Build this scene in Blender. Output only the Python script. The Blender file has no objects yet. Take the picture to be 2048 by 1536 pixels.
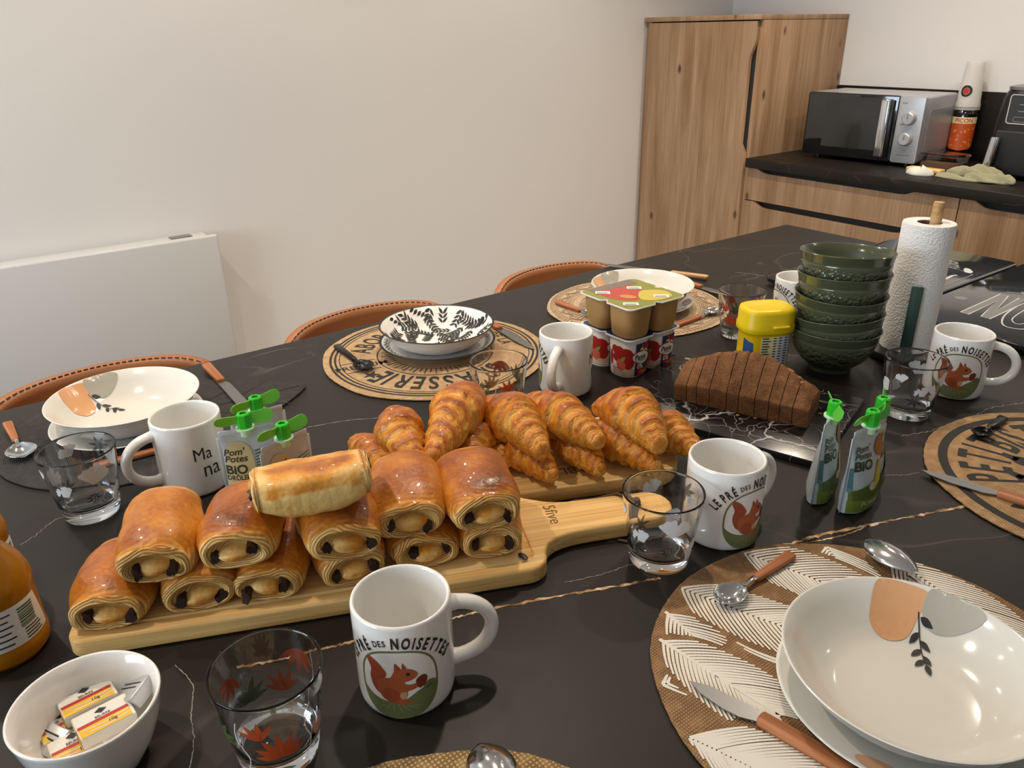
import bpy, bmesh, math, random
from math import pi, sin, cos, atan2, sqrt, radians
from mathutils import Vector, Matrix, noise
from mathutils.geometry import tessellate_polygon

scene = bpy.context.scene
COL = scene.collection
T = 0.92                                   # worktop height above the floor
# ------------------------------------------------------------------ camera
HC = 0.5126                                # camera above the worktop
FPX = 1568.14                              # focal length in pixels of the 2048 wide frame
_yaw, _pitch, _roll = radians(53.877), radians(24.286), radians(-0.923)
_fw = Vector((0, cos(_pitch), -sin(_pitch))); _rt = Vector((1, 0, 0)); _up = _rt.cross(_fw)
_r = _rt * cos(_roll) + _up * sin(_roll); _u = _up * cos(_roll) - _rt * sin(_roll)
_RZ = Matrix.Rotation(_yaw, 3, 'Z')
CR, CU, CF = _RZ @ _r, _RZ @ _u, _RZ @ _fw
CAMLOC = Vector((0, 0, T + HC))
cam = bpy.data.cameras.new('camera'); camo = bpy.data.objects.new('camera', cam); COL.objects.link(camo)
cam.sensor_fit = 'HORIZONTAL'; cam.sensor_width = 36; cam.lens = FPX * 36 / 2048
cam.clip_start = 0.02
m3 = Matrix((CR, CU, -CF)).transposed()
camo.matrix_world = Matrix.Translation(CAMLOC) @ m3.to_4x4()
scene.camera = camo

def ray(x, y): return CF + CR * ((x - 1024) / FPX) - CU * ((y - 768) / FPX)
def at(x, y, h=0.0):
    "point seen at a pixel, at height h above the worktop"
    d = ray(x, y); k = (h - HC) / d.z
    return CAMLOC + d * k
def atX(x, y, X): d = ray(x, y); return CAMLOC + d * (X / d.x)
def atY(x, y, Y): d = ray(x, y); return CAMLOC + d * (Y / d.y)

# ------------------------------------------------------------------ world and light
world = bpy.data.worlds.new('world'); scene.world = world; world.use_nodes = True
world.node_tree.nodes['Background'].inputs[0].default_value = (0.75, 0.85, 1.0, 1)
world.node_tree.nodes['Background'].inputs[1].default_value = 0.35
scene.view_settings.view_transform = 'Standard'
scene.view_settings.look = 'None'
scene.view_settings.gamma = 1.0
scene.view_settings.exposure = 0.1
scene.view_settings.use_curve_mapping = False

XL, XR, YB, YF, ZC = -2.832, 2.3, 3.47, -3.0, 2.55     # room shell
WIN1 = (-1.9, 0.1, 0.95, 2.15)        # x0,x1,z0,z1 in wall_front
WIN2 = (-1.6, 0.6, 0.05, 2.15)        # y0,y1,z0,z1 in wall_right
def area(name, loc, rot, sx, sy, power, col):
    l = bpy.data.lights.new(name, 'AREA'); l.shape = 'RECTANGLE'; l.size = sx; l.size_y = sy
    l.energy = power; l.color = col
    o = bpy.data.objects.new(name, l); COL.objects.link(o); o.location = loc; o.rotation_euler = rot
    return o
# daylight from the window behind the photographer (its bluish pane mirrors in the bowls, bottle and handles)
DAY = (0.74, 0.87, 1.0)
area('window_front_offscreen', ((WIN1[0]+WIN1[1])/2, YF-0.06, (WIN1[2]+WIN1[3])/2), (pi/2, 0, 0), WIN1[1]-WIN1[0]-.1, WIN1[3]-WIN1[2]-.1, 70, DAY)
# recessed ceiling lamps, all of one kind and one power; they show as the small highlights on the crockery
WARM = (1.0, 0.86, 0.70)
LAMP_W = 42.0
DOWNLIGHTS = [(-1.05, -0.35), (-1.05, 0.85), (-1.05, 2.05), (-2.15, -0.35), (-2.15, 0.85), (-2.15, 2.05), (-1.6, 2.75), (-0.6, 2.75), (0.4, 2.75)]

# ------------------------------------------------------------------ materials
MAT = {}
def lin(h):
    h = h.lstrip('#'); out = []
    for i in (0, 2, 4):
        c = int(h[i:i+2], 16) / 255
        out.append(c / 12.92 if c <= .04045 else ((c + .055) / 1.055) ** 2.4)
    return tuple(out) + (1.0,)
class Nt:
    "small helper around a node tree"
    def __init__(s, mat): s.m = mat; s.t = mat.node_tree; s.p = s.t.nodes['Principled BSDF']
    def n(s, typ, **kw):
        nd = s.t.nodes.new('ShaderNode' + typ)
        for k, v in kw.items():
            if k.startswith('i_'):
                key = k[2:]; key = int(key) if key.isdigit() else key
                if isinstance(v, tuple) and len(v) == 2 and hasattr(v[0], 'outputs'): s.t.links.new(v[0].outputs[v[1]], nd.inputs[key])
                else: nd.inputs[key].default_value = v
            else: setattr(nd, k, v)
        return nd
    def l(s, a, ao, b, bi): s.t.links.new(a.outputs[ao], b.inputs[bi])
    def ramp(s, src, so, stops):
        r = s.t.nodes.new('ShaderNodeValToRGB'); e = r.color_ramp.elements
        while len(e) < len(stops): e.new(.5)
        for el, (p, c) in zip(e, stops): el.position = p; el.color = c if len(c) == 4 else tuple(c) + (1,)
        s.l(src, so, r, 0); return r
    def math(s, op, a, b=0.0, c=None, clamp=False):
        nd = s.t.nodes.new('ShaderNodeMath'); nd.operation = op; nd.use_clamp = clamp
        for i, v in enumerate((a, b, c)):
            if v is None: continue
            if isinstance(v, tuple): s.t.links.new(v[0].outputs[v[1]], nd.inputs[i])
            else: nd.inputs[i].default_value = v
        return nd
    def mix(s, fac, a, b, blend='MIX'):
        nd = s.t.nodes.new('ShaderNodeMix'); nd.data_type = 'RGBA'; nd.blend_type = blend
        for idx, v in ((0, fac), (6, a), (7, b)):
            if isinstance(v, tuple) and len(v) == 2 and hasattr(v[0], 'outputs'): s.t.links.new(v[0].outputs[v[1]], nd.inputs[idx])
            else: nd.inputs[idx].default_value = v
        return nd
    def bump(s, src, so, strength=.3, dist=.001):
        b = s.n('Bump'); b.inputs['Strength'].default_value = strength; b.inputs['Distance'].default_value = dist
        s.l(src, so, b, 'Height'); s.l(b, 0, s.p, 'Normal'); return b
    def obj(s, scale=(1, 1, 1), rot=(0, 0, 0)):
        tc = s.n('TexCoord'); mp = s.n('Mapping'); mp.inputs['Scale'].default_value = scale; mp.inputs['Rotation'].default_value = rot
        s.l(tc, 'Object', mp, 0); return mp
def M(name, col='#808080', rough=.5, metal=0.0, spec=.5, coat=0.0, trans=0.0, ior=1.5, alpha=1.0, sss=0.0, emit=None, estr=0.0, sheen=0.0):
    if name in MAT: return MAT[name]
    m = bpy.data.materials.new(name); m.use_nodes = True; p = m.node_tree.nodes['Principled BSDF']
    p.inputs['Base Color'].default_value = lin(col) if isinstance(col, str) else col
    p.inputs['Roughness'].default_value = rough; p.inputs['Metallic'].default_value = metal
    p.inputs['Specular IOR Level'].default_value = spec; p.inputs['Coat Weight'].default_value = coat
    p.inputs['Transmission Weight'].default_value = trans; p.inputs['IOR'].default_value = ior
    p.inputs['Alpha'].default_value = alpha; p.inputs['Sheen Weight'].default_value = sheen
    if sss: p.inputs['Subsurface Weight'].default_value = sss; p.inputs['Subsurface Radius'].default_value = (.01, .006, .003); p.inputs['Subsurface Scale'].default_value = 1.0
    if emit: p.inputs['Emission Color'].default_value = emit; p.inputs['Emission Strength'].default_value = estr
    MAT[name] = m; return m

def m_paint(name, col):
    m = M(name, col, .65); t = Nt(m)
    n = t.n('TexNoise', i_Scale=420.0); t.l(t.obj(), 0, n, 'Vector'); t.bump(n, 0, .12, .0006); return m
m_paint('wall_paint', '#e3e0dc'); m_paint('back_wall_paint', '#e3e0dc'); m_paint('ceiling_paint', '#efece8')

def m_stone(name, base='#2f2c2a', var='#38342f', rough=.42, vk=.16):
    m = M(name, base, rough, spec=.28); t = Nt(m); o = t.obj()
    n = t.n('TexNoise', i_Scale=3.0, i_Detail=6.0); t.l(o, 0, n, 'Vector')
    r = t.ramp(n, 0, [(.3, lin(base)), (.75, lin(var))])
    # hairline pale veins
    v = t.n('TexNoise', i_Scale=2.2, i_Detail=4.0, i_Distortion=.6); t.l(o, 0, v, 'Vector')
    d = t.math('ABSOLUTE', (t.math('SUBTRACT', (v, 0), .5), 0))
    k = t.ramp(d, 0, [(0, (1, 1, 1)), (.0016, (0, 0, 0))])
    g = t.n('TexNoise', i_Scale=5.0, i_Detail=2.0); t.l(o, 0, g, 'Vector')
    gk = t.ramp(g, 0, [(.5, (0, 0, 0)), (.75, (vk, vk, vk))])
    f = t.math('MULTIPLY', (k, 0), (gk, 0))
    mx = t.mix((f, 0), (r, 0), lin('#b9b0a4')); t.l(mx, 2, t.p, 'Base Color')
    n2 = t.n('TexNoise', i_Scale=900.0, i_Detail=2.0); t.l(o, 0, n2, 'Vector'); t.bump(n2, 0, .10, .0004)
    return m
m_stone('island_stone', '#16120e', '#1d1812', .46); m_stone('counter_stone', '#16120e', '#1d1812', .46)

def m_oak(name, axis='Z', tint=('#a88766', '#bb9a7a', '#957252'), rough=.55):
    m = M(name, tint[0], rough, spec=.35); t = Nt(m)
    sc = {'Z': (22, 22, 1.3), 'X': (1.3, 22, 22), 'Y': (22, 1.3, 22)}[axis]
    o = t.obj(sc); n = t.n('TexNoise', i_Scale=1.0, i_Detail=7.0, i_Distortion=.5); t.l(o, 0, n, 'Vector')
    r = t.ramp(n, 0, [(.3, lin(tint[2])), (.5, lin(tint[0])), (.72, lin(tint[1]))])
    # knots
    sk = {'Z': (9, 9, 4.5), 'X': (4.5, 9, 9), 'Y': (9, 4.5, 9)}[axis]
    o2 = t.obj(sk); v = t.n('TexVoronoi', i_Scale=1.0); t.l(o2, 0, v, 'Vector')
    k = t.ramp(v, 0, [(.0, (1, 1, 1)), (.055, (.85, .85, .85)), (.12, (0, 0, 0))])
    mx = t.mix((k, 0), (r, 0), lin('#4d3523'))
    sf = {'Z': (160, 160, 5), 'X': (5, 160, 160), 'Y': (160, 5, 160)}[axis]
    o3 = t.obj(sf); f = t.n('TexNoise', i_Scale=1.0, i_Detail=3.0); t.l(o3, 0, f, 'Vector')
    fr = t.ramp(f, 0, [(.35, (.80, .78, .76)), (.6, (1, 1, 1))])
    mm = t.mix(1.0, (mx, 2), (fr, 0), 'MULTIPLY'); t.l(mm, 2, t.p, 'Base Color')
    t.bump(f, 0, .15, .0005); return m
m_oak('oak_v', 'Z'); m_oak('oak_h', 'Z', ('#a88766', '#bb9a7a', '#957252'))
def m_bamboo(name, ang, cols=('#e4b872', '#f1cc8c', '#cc9a56')):
    m = M(name, cols[0], .5, spec=.35); t = Nt(m)
    o = t.obj((2.2, 70, 70), (0, 0, ang)); n = t.n('TexNoise', i_Scale=1.0, i_Detail=5.0); t.l(o, 0, n, 'Vector')
    r = t.ramp(n, 0, [(.3, lin(cols[2])), (.5, lin(cols[0])), (.7, lin(cols[1]))])
    o2 = t.obj((5, 320, 320), (0, 0, ang)); f = t.n('TexNoise', i_Scale=1.0, i_Detail=2.0); t.l(o2, 0, f, 'Vector')
    fr = t.ramp(f, 0, [(.33, (.78, .74, .68)), (.55, (1, 1, 1))])
    mm = t.mix(1.0, (r, 0), (fr, 0), 'MULTIPLY'); t.l(mm, 2, t.p, 'Base Color'); t.bump(f, 0, .1, .0004); return m
m_bamboo('bamboo', 0.0); m_bamboo('pale_wood', 0.0, ('#e2b974', '#eecb8c', '#ce9f58'))
m_bamboo('walnut_handle', 0.0, ('#a8683e', '#b9794c', '#8a4f2c')); m_bamboo('post_wood', 0.0, ('#c49a66', '#d2aa78', '#a97f4e'))

M('black_gap', '#101010', .6); M('black_plastic', '#141415', .38); M('black_matte', '#1b1b1c', .6)
M('white_ceramic', '#e9e6e0', .12, coat=.4); M('cream_ceramic', '#d8d4ca', .12, coat=.4); M('dish_ceramic', '#ebe6df', .14, coat=.4)
M('grey_ceramic', '#b9bcc4', .15, coat=.3)
M('chrome', '#d8d8d8', .12, 1.0); M('steel', '#8f8f8f', .32, 1.0); M('brushed', '#8f8f90', .35, .85); M('silver_paint', '#b0b1b4', .38, .45)
M('dark_glass', '#15161a', .05, spec=.7, coat=.6); M('mw_window', '#161616', .08, spec=.6, coat=.5)
M('black_steel', '#1c1c1d', .3, .7)
M('print_black', '#16150f', .6); M('print_ink', '#1d1b19', .55); M('print_white', '#e9e6e1', .6); M('print_green', '#6d7347', .55); M('print_green2', '#8d9461', .55)
M('print_red', '#b5241c', .5); M('print_yellow', '#e5b32a', .5); M('print_peach', '#d9a273', .16, coat=.4); M('print_grey', '#aaa698', .16, coat=.4)
M('print_maroon', '#6e2a22', .2, coat=.4)
M('squirrel', '#9a4423', .55); M('squirrel_dark', '#6c2a14', .55); M('squirrel_light', '#c79a72', .55); M('squirrel_mid', '#a95530', .55)
M('leather', '#a2683f', .42, spec=.4); M('stitch', '#3a2318', .7)
M('glass', '#ffffff', .0, trans=1.0, ior=1.47); M('clear_plastic', '#f4f4f4', .06, trans=1.0, ior=1.2); M('cup_plastic', '#f2eee8', .35, alpha=.36, spec=.5)
M('frost', '#e6e6e4', .6, alpha=.9); M('frost_dark', '#23241f', .6, alpha=.75); M('flower_orange', '#b5481a', .5, alpha=.92); M('flower_green', '#4b5a2a', .5, alpha=.85); M('flower_pink', '#cf9f8b', .5, alpha=.85)
M('flower_red', '#84261c', .5, alpha=.92)
M('lamp_disc', '#ffffff', .4, emit=(1, .82, .62, 1), estr=25.0)
M('floor_tile', '#8d857b', .5)
M('radiator_white', '#cacac9', .4); M('cap_green', '#23b41e', .35, sss=.15); M('cap_blade', '#4fae35', .3, sss=.2); M('collar', '#bfe0b4', .35)
M('chocolate', '#2a1711', .45); M('butter_paper', '#e3ded2', .45); M('foil', '#c9c9c6', .28, .5)
M('juice', '#bd7c10', .2, trans=.25, ior=1.35, sss=.3); M('label_paper', '#e7e3da', .55); M('label_green', '#2f5a3a', .55)
M('cord', '#4a2f20', .7)

# ------------------------------------------------------------------ helpers
def mesh(name, verts, faces, smooth=True, sharp=None, attrs=None):
    me = bpy.data.meshes.new(name); me.from_pydata([tuple(v) for v in verts], [], faces)
    me.validate(clean_customdata=False)
    if smooth:
        me.polygons.foreach_set('use_smooth', [True] * len(me.polygons))
        if sharp: me.set_sharp_from_angle(angle=radians(sharp))
    for k, vals in (attrs or {}).items():
        a = me.attributes.new(k, 'FLOAT', 'POINT'); a.data.foreach_set('value', vals)
    me.update(); return me
def from_bm(name, bm, smooth=True, sharp=35):
    bmesh.ops.recalc_face_normals(bm, faces=bm.faces)
    me = bpy.data.meshes.new(name); bm.to_mesh(me); bm.free()
    if smooth:
        me.polygons.foreach_set('use_smooth', [True] * len(me.polygons))
        if sharp: me.set_sharp_from_angle(angle=radians(sharp))
    return me
def obj(name, me, mat=None, parent=None, loc=(0, 0, 0), rot=(0, 0, 0)):
    o = bpy.data.objects.new(name, me); COL.objects.link(o)
    if mat is not None and me is not None and not me.materials: me.materials.append(MAT[mat] if isinstance(mat, str) else mat)
    if parent is not None: o.parent = parent
    o.location = loc; o.rotation_euler = rot
    return o
def tag(o, label, cat, group=None):
    o['label'] = label; o['category'] = cat
    if group: o['group'] = group
    return o
def thing(name, label, cat, loc=(0, 0, 0), rz=0.0, group=None, rot=None):
    o = bpy.data.objects.new(name, None); COL.objects.link(o); o.empty_display_size = .05
    o.location = loc; o.rotation_euler = rot if rot else (0, 0, rz)
    return tag(o, label, cat, group)
def struct(name, me, mat, parent=None, loc=(0, 0, 0)):
    o = obj(name, me, mat, parent, loc)
    if parent is None: o['kind'] = 'structure'
    return o
def lathe(prof, seg=56, name='lathe', sharp=40):
    "profile (r,z) from one pole/edge to the other"
    bm = bmesh.new(); rings = []
    for r, z in prof:
        if r < 1e-6: rings.append([bm.verts.new((0, 0, z))])
        else: rings.append([bm.verts.new((r * cos(2*pi*i/seg), r * sin(2*pi*i/seg), z)) for i in range(seg)])
    for a, b in zip(rings, rings[1:]):
        for i in range(seg):
            j = (i + 1) % seg
            if len(a) == 1 and len(b) == 1: continue
            if len(a) == 1: bm.faces.new((a[0], b[i], b[j]))
            elif len(b) == 1: bm.faces.new((a[i], b[0], a[j]))
            else: bm.faces.new((a[i], b[i], b[j], a[j]))
    return from_bm(name, bm, True, sharp)
def rbox(sx, sy, sz, bev=.002, seg=2, c=(0, 0, 0), name='box'):
    bm = bmesh.new(); bmesh.ops.create_cube(bm, size=1)
    for v in bm.verts: v.co = Vector((v.co.x * sx + c[0], v.co.y * sy + c[1], v.co.z * sz + c[2]))
    if bev > 0: bmesh.ops.bevel(bm, geom=bm.edges[:], offset=bev, segments=seg, profile=.5, affect='EDGES')
    return from_bm(name, bm, True, 50)
def box2(p0, p1, bev=.0015, seg=2, name='box'):
    return rbox(p1[0]-p0[0], p1[1]-p0[1], p1[2]-p0[2], bev, seg, ((p0[0]+p1[0])/2, (p0[1]+p1[1])/2, (p0[2]+p1[2])/2), name)
def prism(poly, z0, z1, bev=0.0, seg=2, name='prism', plane='XY', sharp=40, bevz=None):
    "extrude a 2d outline; plane XZ puts outline in x,z and thickness along y"
    bm = bmesh.new()
    vs = [bm.verts.new((p[0], p[1], z0)) for p in poly]; f = bm.faces.new(vs)
    r = bmesh.ops.extrude_face_region(bm, geom=[f]); up = [v for v in r['geom'] if isinstance(v, bmesh.types.BMVert)]
    for v in up: v.co.z = z1
    bmesh.ops.recalc_face_normals(bm, faces=bm.faces)
    if bev > 0:
        ed = [e for e in bm.edges if abs(e.verts[0].co.z - e.verts[1].co.z) < 1e-7]
        bmesh.ops.bevel(bm, geom=ed, offset=bev, segments=seg, profile=.5, affect='EDGES')
    if plane == 'XZ':
        for v in bm.verts: v.co = Vector((v.co.x, v.co.z, v.co.y))
    return from_bm(name, bm, True, sharp)
def tube(pts, rad, seg=10, closed=False, name='tube', caps=True, sharp=60):
    pts = [Vector(p) for p in pts]; n = len(pts); rads = rad if isinstance(rad, (list, tuple)) else [rad] * n
    bm = bmesh.new(); rings = []; prev = None
    for i, p in enumerate(pts):
        if closed: tg = pts[(i+1) % n] - pts[i-1]
        else: tg = pts[min(i+1, n-1)] - pts[max(i-1, 0)]
        tg.normalize()
        if prev is None:
            a = Vector((0, 0, 1)) if abs(tg.z) < .9 else Vector((1, 0, 0)); u = tg.cross(a).normalized()
        else: u = (prev - tg * prev.dot(tg)).normalized()
        prev = u; w = tg.cross(u)
        rings.append([bm.verts.new(p + (u * cos(2*pi*k/seg) + w * sin(2*pi*k/seg)) * rads[i]) for k in range(seg)])
    m = n if closed else n - 1
    for i in range(m):
        a, b = rings[i], rings[(i+1) % n]
        for k in range(seg): bm.faces.new((a[k], a[(k+1) % seg], b[(k+1) % seg], b[k]))
    if caps and not closed:
        bm.faces.new(rings[0][::-1]); bm.faces.new(rings[-1])
    return from_bm(name, bm, True, sharp)
def loft(rings, name='loft', cap0=True, cap1=True, sharp=45, closed=True):
    bm = bmesh.new(); R = [[bm.verts.new(v) for v in r] for r in rings]; n = len(R[0])
    for a, b in zip(R, R[1:]):
        for k in range(n if closed else n - 1):
            j = (k + 1) % n; bm.faces.new((a[k], a[j], b[j], b[k]))
    if cap0: bm.faces.new(R[0][::-1])
    if cap1: bm.faces.new(R[-1])
    return from_bm(name, bm, True, sharp)
def superell(a, b, n, seg=40, z=0.0, c=(0, 0)):
    out = []
    for i in range(seg):
        t = 2*pi*i/seg; x, y = cos(t), sin(t)
        out.append((c[0] + a * math.copysign(abs(x) ** (2/n), x), c[1] + b * math.copysign(abs(y) ** (2/n), y), z))
    return out
def rrect(w, h, r, seg=5, c=(0, 0)):
    pts = []
    for cx, cy, a0 in ((w/2-r, h/2-r, 0), (-w/2+r, h/2-r, pi/2), (-w/2+r, -h/2+r, pi), (w/2-r, -h/2+r, 3*pi/2)):
        for i in range(seg + 1):
            a = a0 + pi/2 * i / seg; pts.append((c[0] + cx + r*cos(a), c[1] + cy + r*sin(a)))
    return pts

# ---- 2d shapes (lists of (verts2d, faces)) used for prints
_tcache = {}
def text(s, size=1.0, bold=0.0, cx=0, cy=0, sx=1.0, shear=0.0, ang=0.0, align='CENTER'):
    key = (s, round(bold, 3), shear)
    if key not in _tcache:
        cu = bpy.data.curves.new('text', 'FONT'); cu.body = s; cu.size = 1.0; cu.offset = bold; cu.shear = shear; cu.resolution_u = 3
        ob = bpy.data.objects.new('text', cu); me = ob.to_mesh()
        _tcache[key] = ([(v.co.x, v.co.y) for v in me.vertices], [tuple(p.vertices) for p in me.polygons])
        ob.to_mesh_clear(); bpy.data.objects.remove(ob); bpy.data.curves.remove(cu)
    vs, fs = _tcache[key]
    if not vs: return []
    xs = [v[0] for v in vs]; x0, x1 = min(xs), max(xs); ox = {'CENTER': (x0+x1)/2, 'LEFT': x0, 'RIGHT': x1}[align]
    ca, sa = cos(ang), sin(ang); out = []
    for x, y in vs:
        x, y = (x - ox) * size * sx, (y - .35) * size
        out.append((cx + x*ca - y*sa, cy + x*sa + y*ca))
    return [(out, fs)]
def twidth(s, bold=0.0):
    g = text(s, 1.0, bold); 
    if not g: return .3
    xs = [v[0] for v in g[0][0]]; return max(xs) - min(xs)
def arc_text(s, size, R, a_mid, c=(0, 0), bold=0.0, sx=1.0, gap=.12, inward=False, hy=1.0):
    "letters round a circle; outward letters have their feet toward the centre"
    ws = [(twidth(ch, bold) if ch != ' ' else .25) * sx + gap for ch in s]; tot = sum(ws) * size
    out = []; run = -tot / 2
    for ch, w in zip(s, ws):
        mid = run + w * size / 2; run += w * size
        if ch == ' ': continue
        a = a_mid - mid / R if not inward else a_mid + mid / R
        p = (c[0] + R*cos(a), c[1] + R*sin(a))
        rot = a - pi/2 if not inward else a + pi/2
        for vs, fs in text(ch, size, bold, 0, 0, sx):
            vs = [(x, y*hy) for x, y in vs]; ca, sa = cos(rot), sin(rot)
            out.append(([(p[0] + x*ca - y*sa, p[1] + x*sa + y*ca) for x, y in vs], fs))
    return out
def arc_words(words, R, a_mid, c=(0, 0), gap=.006):
    "several words of different sizes set one after another round a circle"
    def wlen(s, size, bold, sx, g): return sum((twidth(ch, bold) if ch != ' ' else .25) * sx + g for ch in s) * size
    Ls = [wlen(*w) for w in words]; tot = sum(Ls) + gap*(len(words)-1); run = -tot/2; out = []
    for w, L in zip(words, Ls):
        s, size, bold, sx, g = w; out += arc_text(s, size, R, a_mid - (run + L/2)/R, c, bold, sx, g); run += L + gap
    return out
def poly(pts):
    tri = tessellate_polygon([[Vector((p[0], p[1], 0)) for p in pts]])
    return [(list(pts), [tuple(t) for t in tri])]
def ell(cx, cy, a, b, ang=0.0, seg=28):
    return poly([(cx + a*cos(t)*cos(ang) - b*sin(t)*sin(ang), cy + a*cos(t)*sin(ang) + b*sin(t)*cos(ang)) for t in [2*pi*i/seg for i in range(seg)]])
def ring(cx, cy, r0, r1, seg=96, a0=0.0, a1=2*pi):
    vs, fs = [], []; n = seg; full = abs(a1 - a0 - 2*pi) < 1e-6
    for i in range(n + 1):
        a = a0 + (a1 - a0) * i / n
        vs += [(cx + r0*cos(a), cy + r0*sin(a)), (cx + r1*cos(a), cy + r1*sin(a))]
    for i in range(n): fs.append((2*i, 2*i+1, 2*i+3, 2*i+2))
    return [(vs, fs)]
def stroke(pts, w, w1=None):
    w1 = w if w1 is None else w1; vs, fs = [], []; n = len(pts)
    for i, p in enumerate(pts):
        a = pts[max(i-1, 0)]; b = pts[min(i+1, n-1)]; dx, dy = b[0]-a[0], b[1]-a[1]; l = sqrt(dx*dx + dy*dy) or 1
        k = w + (w1 - w) * i / max(n-1, 1); nx, ny = -dy/l*k/2, dx/l*k/2
        vs += [(p[0]+nx, p[1]+ny), (p[0]-nx, p[1]-ny)]
    for i in range(n-1): fs.append((2*i, 2*i+1, 2*i+3, 2*i+2))
    return [(vs, fs)]
def smooth_poly(pts, n=6, closed=True):
    "Catmull-Rom through points"
    out = []; m = len(pts)
    for i in range(m if closed else m - 1):
        p0, p1, p2, p3 = [pts[(i + k) % m] if closed else pts[min(max(i + k, 0), m-1)] for k in (-1, 0, 1, 2)]
        for j in range(n):
            t = j / n
            out.append(tuple(.5 * (2*p1[k] + (p2[k]-p0[k])*t + (2*p0[k]-5*p1[k]+4*p2[k]-p3[k])*t*t + (3*p1[k]-p0[k]-3*p2[k]+p3[k])*t**3) for k in (0, 1)))
    if not closed: out.append(tuple(pts[-1]))
    return out
def xf(shapes, s=1.0, ang=0.0, dx=0.0, dy=0.0, mx=1.0):
    ca, sa = cos(ang)*s, sin(ang)*s
    return [([(mx*x*ca - y*sa + dx, mx*x*sa + y*ca + dy) for x, y in vs], fs) for vs, fs in shapes]
def leaf(x, y, l, w, ang, seg=5):
    up = [(l*i/seg, w/2*sin(pi*(i/seg)**.8)) for i in range(seg+1)]; lo = [(p[0], -p[1]) for p in up[-2:0:-1]]
    return xf(poly(up + lo), 1, ang, x, y)
def decal(name, shapes, mat, parent, mapf, step=None, stepy=None, loc=(0, 0, 0), rot=(0, 0, 0)):
    bm = bmesh.new(); many = len(shapes) > 1
    for si, (vs, fs) in enumerate(shapes):
        lift = (si % 25) * 2.2e-5 if many else 0.0      # overlapping strokes must not be coplanar
        bv = [bm.verts.new((v[0], v[1], lift)) for v in vs]
        for f in fs:
            try: bm.faces.new([bv[i] for i in f])
            except ValueError: pass
    for ax, st in ((0, step), (1, stepy)):
        if not st or not bm.verts: continue
        lo = min(v.co[ax] for v in bm.verts); hi = max(v.co[ax] for v in bm.verts); k = math.ceil(lo / st)
        while k * st < hi:
            no = (1, 0, 0) if ax == 0 else (0, 1, 0)
            bmesh.ops.bisect_plane(bm, geom=bm.verts[:] + bm.edges[:] + bm.faces[:], plane_co=tuple(k*st*c for c in no), plane_no=no); k += 1
    for f in bm.faces:
        f.normal_update()
        if f.normal.z < 0: f.normal_flip()
    lifts = [v.co.z for v in bm.verts]
    for v in bm.verts: v.co = Vector(mapf(v.co.x, v.co.y))
    if many:
        bm.normal_update()
        for v, k in zip(bm.verts, lifts): v.co += v.normal * k
    me = bpy.data.meshes.new(name); bm.to_mesh(me); bm.free()
    me.polygons.foreach_set('use_smooth', [True] * len(me.polygons))
    return obj(name, me, mat, parent, loc, rot)
def flat(z): return lambda x, y: (x, y, z)
def tocam(p): return atan2(CAMLOC.y - p.y, CAMLOC.x - p.x)
def az(p, q): return atan2(q.y - p.y, q.x - p.x)
def interp(prof, x):
    for (x0, y0), (x1, y1) in zip(prof, prof[1:]):
        if x0 <= x <= x1: return y0 + (y1 - y0) * (x - x0) / ((x1 - x0) or 1)
    return prof[-1][1] if x > prof[-1][0] else prof[0][1]
def copy_tree(o, parent=None):
    c = o.copy(); COL.objects.link(c); c.parent = parent
    for ch in list(o.children): copy_tree(ch, c)
    return c

# ------------------------------------------------------------------ room shell
def boxes(lst, name):
    bm = bmesh.new()
    for p0, p1 in lst:
        r = bmesh.ops.create_cube(bm, size=1)
        for v in r['verts']: v.co = Vector([(p0[k]+p1[k])/2 + v.co[k]*(p1[k]-p0[k]) for k in range(3)])
    return from_bm(name, bm, False)
TH = .12
struct('floor', box2((XL-TH, YF-TH, -.1), (XR+TH, YB+TH, 0), 0), 'floor_tile')
struct('ceiling', box2((XL-TH, YF-TH, ZC), (XR+TH, YB+TH, ZC+.1), 0), 'ceiling_paint')
struct('wall_left', box2((XL-TH, YF-TH, 0), (XL, YB+TH, ZC), 0), 'wall_paint')
struct('wall_back', box2((XL, YB, 0), (XR, YB+TH, ZC), 0), 'back_wall_paint')
x0, x1, z0, z1 = WIN1
struct('wall_front', boxes([((XL, YF-TH, 0), (x0, YF, ZC)), ((x1, YF-TH, 0), (XR, YF, ZC)), ((x0, YF-TH, 0), (x1, YF, z0)), ((x0, YF-TH, z1), (x1, YF, ZC))], 'wall'), 'wall_paint')
y0, y1, z0, z1 = WIN2
struct('wall_right', boxes([((XR, YF-TH, 0), (XR+TH, y0, ZC)), ((XR, y1, 0), (XR+TH, YB+TH, ZC)), ((XR, y0, 0), (XR+TH, y1, z0)), ((XR, y0, z1), (XR+TH, y1, ZC)), ((XR+.06, y0, z0), (XR+TH, y1, z1))], 'wall'), 'wall_paint')
M('window_frame', '#d8d8d6', .4)
def frame_boxes(a0, a1, z0, z1, f, mid):
    b = [((a0, z0), (a0+f, z1)), ((a1-f, z0), (a1, z1)), ((a0+f, z0), (a1-f, z0+f)), ((a0+f, z1-f), (a1-f, z1))]
    if mid: b.append((((a0+a1)/2-f/2, z0+f), ((a0+a1)/2+f/2, z1-f)))
    return b
struct('window_1', boxes([((p[0], YF-.05, p[1]), (q[0], YF-.01, q[1])) for p, q in frame_boxes(WIN1[0], WIN1[1], WIN1[2], WIN1[3], .05, True)], 'window'), 'window_frame')
struct('window_2', boxes([((XR+.01, p[0], p[1]), (XR+.05, q[0], q[1])) for p, q in frame_boxes(WIN2[0], WIN2[1], WIN2[2], WIN2[3], .05, True)], 'window'), 'window_frame')
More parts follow.
